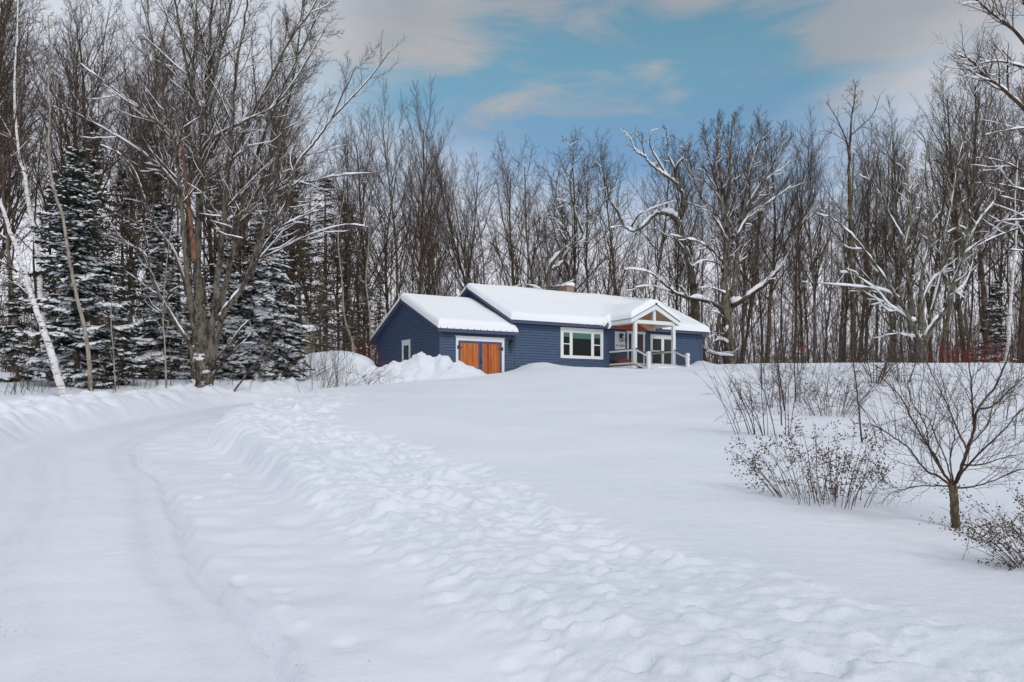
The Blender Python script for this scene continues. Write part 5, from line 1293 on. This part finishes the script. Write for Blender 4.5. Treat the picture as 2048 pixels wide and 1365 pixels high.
# the small yard tree
D = 9.4
T = Tree(60, .0, 1)
YP = var(rmin=.0024, seg=(8, 7, 5, 4, 3), wob=(.05, .10, .13, .15, .2), up=(.0, .06, .05, .03, 0), n=(9, 12, 7, 4, 3), ratio=(.55, .50, .50, .5, .5), start=(.15, .15, .15, .2, .2), ang=(38, 36, 38, 40, 40), slim=.009, rr=(.6, .6, .65, .7, .8))
T.limb(path(D, [(1912, 1075), (1911, 1040), (1908, 1000), (1906, 972)]), .052, .046, 0, YP, 3, 0)
for pts, r0, dd, kk in [([(1907, 975), (1918, 950), (1935, 900), (1948, 860), (1955, 820), (1985, 780), (2010, 730), (2022, 690)], .034, .1, 11), ([(1907, 972), (1925, 945), (1960, 905), (2000, 868), (2048, 815), (2090, 780)], .020, -.3, 9),
                        ([(1906, 972), (1890, 950), (1862, 900), (1830, 850), (1800, 795), (1768, 760)], .024, .1, 10), ([(1904, 975), (1880, 955), (1850, 940), (1820, 900), (1780, 870), (1745, 850)], .022, -.3, 10),
                        ([(1948, 860), (1945, 810), (1942, 760), (1935, 700), (1938, 660)], .018, .2, 9), ([(1935, 900), (1915, 860), (1895, 810), (1870, 760), (1850, 715)], .017, .3, 9), ([(1907, 975), (1940, 975), (1985, 962), (2040, 940), (2100, 935)], .015, -.2, 7),
                        ([(1906, 974), (1870, 972), (1820, 975), (1775, 990)], .012, .2, 7), ([(1955, 820), (1990, 810), (2030, 770), (2070, 740)], .015, -.3, 8), ([(1925, 930), (1960, 930), (2010, 915), (2060, 905)], .014, .4, 8),
                        ([(1885, 945), (1860, 900), (1850, 850), (1822, 800), (1815, 755)], .014, -.4, 8), ([(1907, 970), (1900, 920), (1908, 870), (1900, 820), (1885, 760)], .014, .6, 8), ([(1906, 972), (1895, 930), (1870, 870), (1850, 830), (1800, 840)], .012, -.6, 8), ([(1940, 890), (1975, 850), (1990, 800), (2030, 760)], .012, .6, 8)]:
    T.limb(path(D, pts, dd), r0, r0 * .22, 1, YP, 3, int(kk * 1.9), .2, 1.0, 5)
T.finish('yard_tree', W(1911, 1062, D), 'small spreading tree with a short stout trunk in the right foreground snow', 'tree', 'yard_bark', 'stem')

# ------------------------------------------------------------------ small things
x, y = ux(617, 52), 52.0; z = gz(x, y)
st = empty('louvered_vent_box', (x, y, z), .2); tag(st, 'beige louvered box with a snow cap behind the rounded snow mound', 'vent box')
topz = EYE + (HV - 662) / F * 52 - z
m = MB(); m.box(-.42, .42, -.35, .35, 0, topz); 
m.build('casing', MT['beige_metal'], st, .01)
for k in range(7):
    pass
m = MB()
for k in range(8):
    zz = topz - .10 - k * .11; m.raw([(-.42, -.352, zz), (.42, -.352, zz), (.42, -.40, zz - .05), (-.42, -.40, zz - .05), (-.42, -.352, zz - .06), (.42, -.352, zz - .06)], [(0, 1, 2, 3), (3, 2, 5, 4)])
    m.raw([(-.422, -.35, zz), (-.422, .35, zz), (-.46, .35, zz - .05), (-.46, -.35, zz - .05), (-.422, -.35, zz - .06), (-.422, .35, zz - .06)], [(0, 1, 2, 3), (3, 2, 5, 4)])
m.build('louvres', MT['beige_metal'], st)
A_, B_ = np.meshgrid(np.linspace(-.52, .52, 20), np.linspace(-.45, .45, 18)); dd_ = np.minimum(.52 - abs(A_), .45 - abs(B_))
j, i = np.meshgrid(np.arange(17), np.arange(19), indexing='ij'); qq = np.stack([j * 20 + i, j * 20 + i + 1, (j + 1) * 20 + i + 1, (j + 1) * 20 + i], -1).reshape(-1, 4)
mesh_np('snow_cap', np.stack([A_, B_, topz - .06 + edge_t(dd_, .42, .22)], -1).reshape(-1, 3), qq, MT['roof_snow'], st)
# marker stake with a red and a yellow ribbon
x, y = ux(1604, 60), 60.0; z = gz(x, y)
sk = empty('marker_stake', (x, y, z)); tag(sk, 'marker stake with fluttering red and yellow ribbon ends on the crest', 'stake')
m = MB(); m.cyl((0, 0), .02, -.2, 1.35, 8); m.build('post', MT['cap_wood'], sk)
m = MB(); m.bar((0, 0, 1.32), (.22, -.05, 1.50), .012, .10); m.bar((.22, -.05, 1.50), (.38, -.02, 1.44), .012, .09); m.build('ribbon', MT['flag_red'], sk)
m = MB(); m.bar((0, .0, 1.12), (.10, -.06, .90), .012, .09, (0, 1, 0)); m.bar((.10, -.06, .90), (.04, -.04, .72), .012, .08, (0, 1, 0)); m.build('ribbon', MT['flag_yellow'], sk)
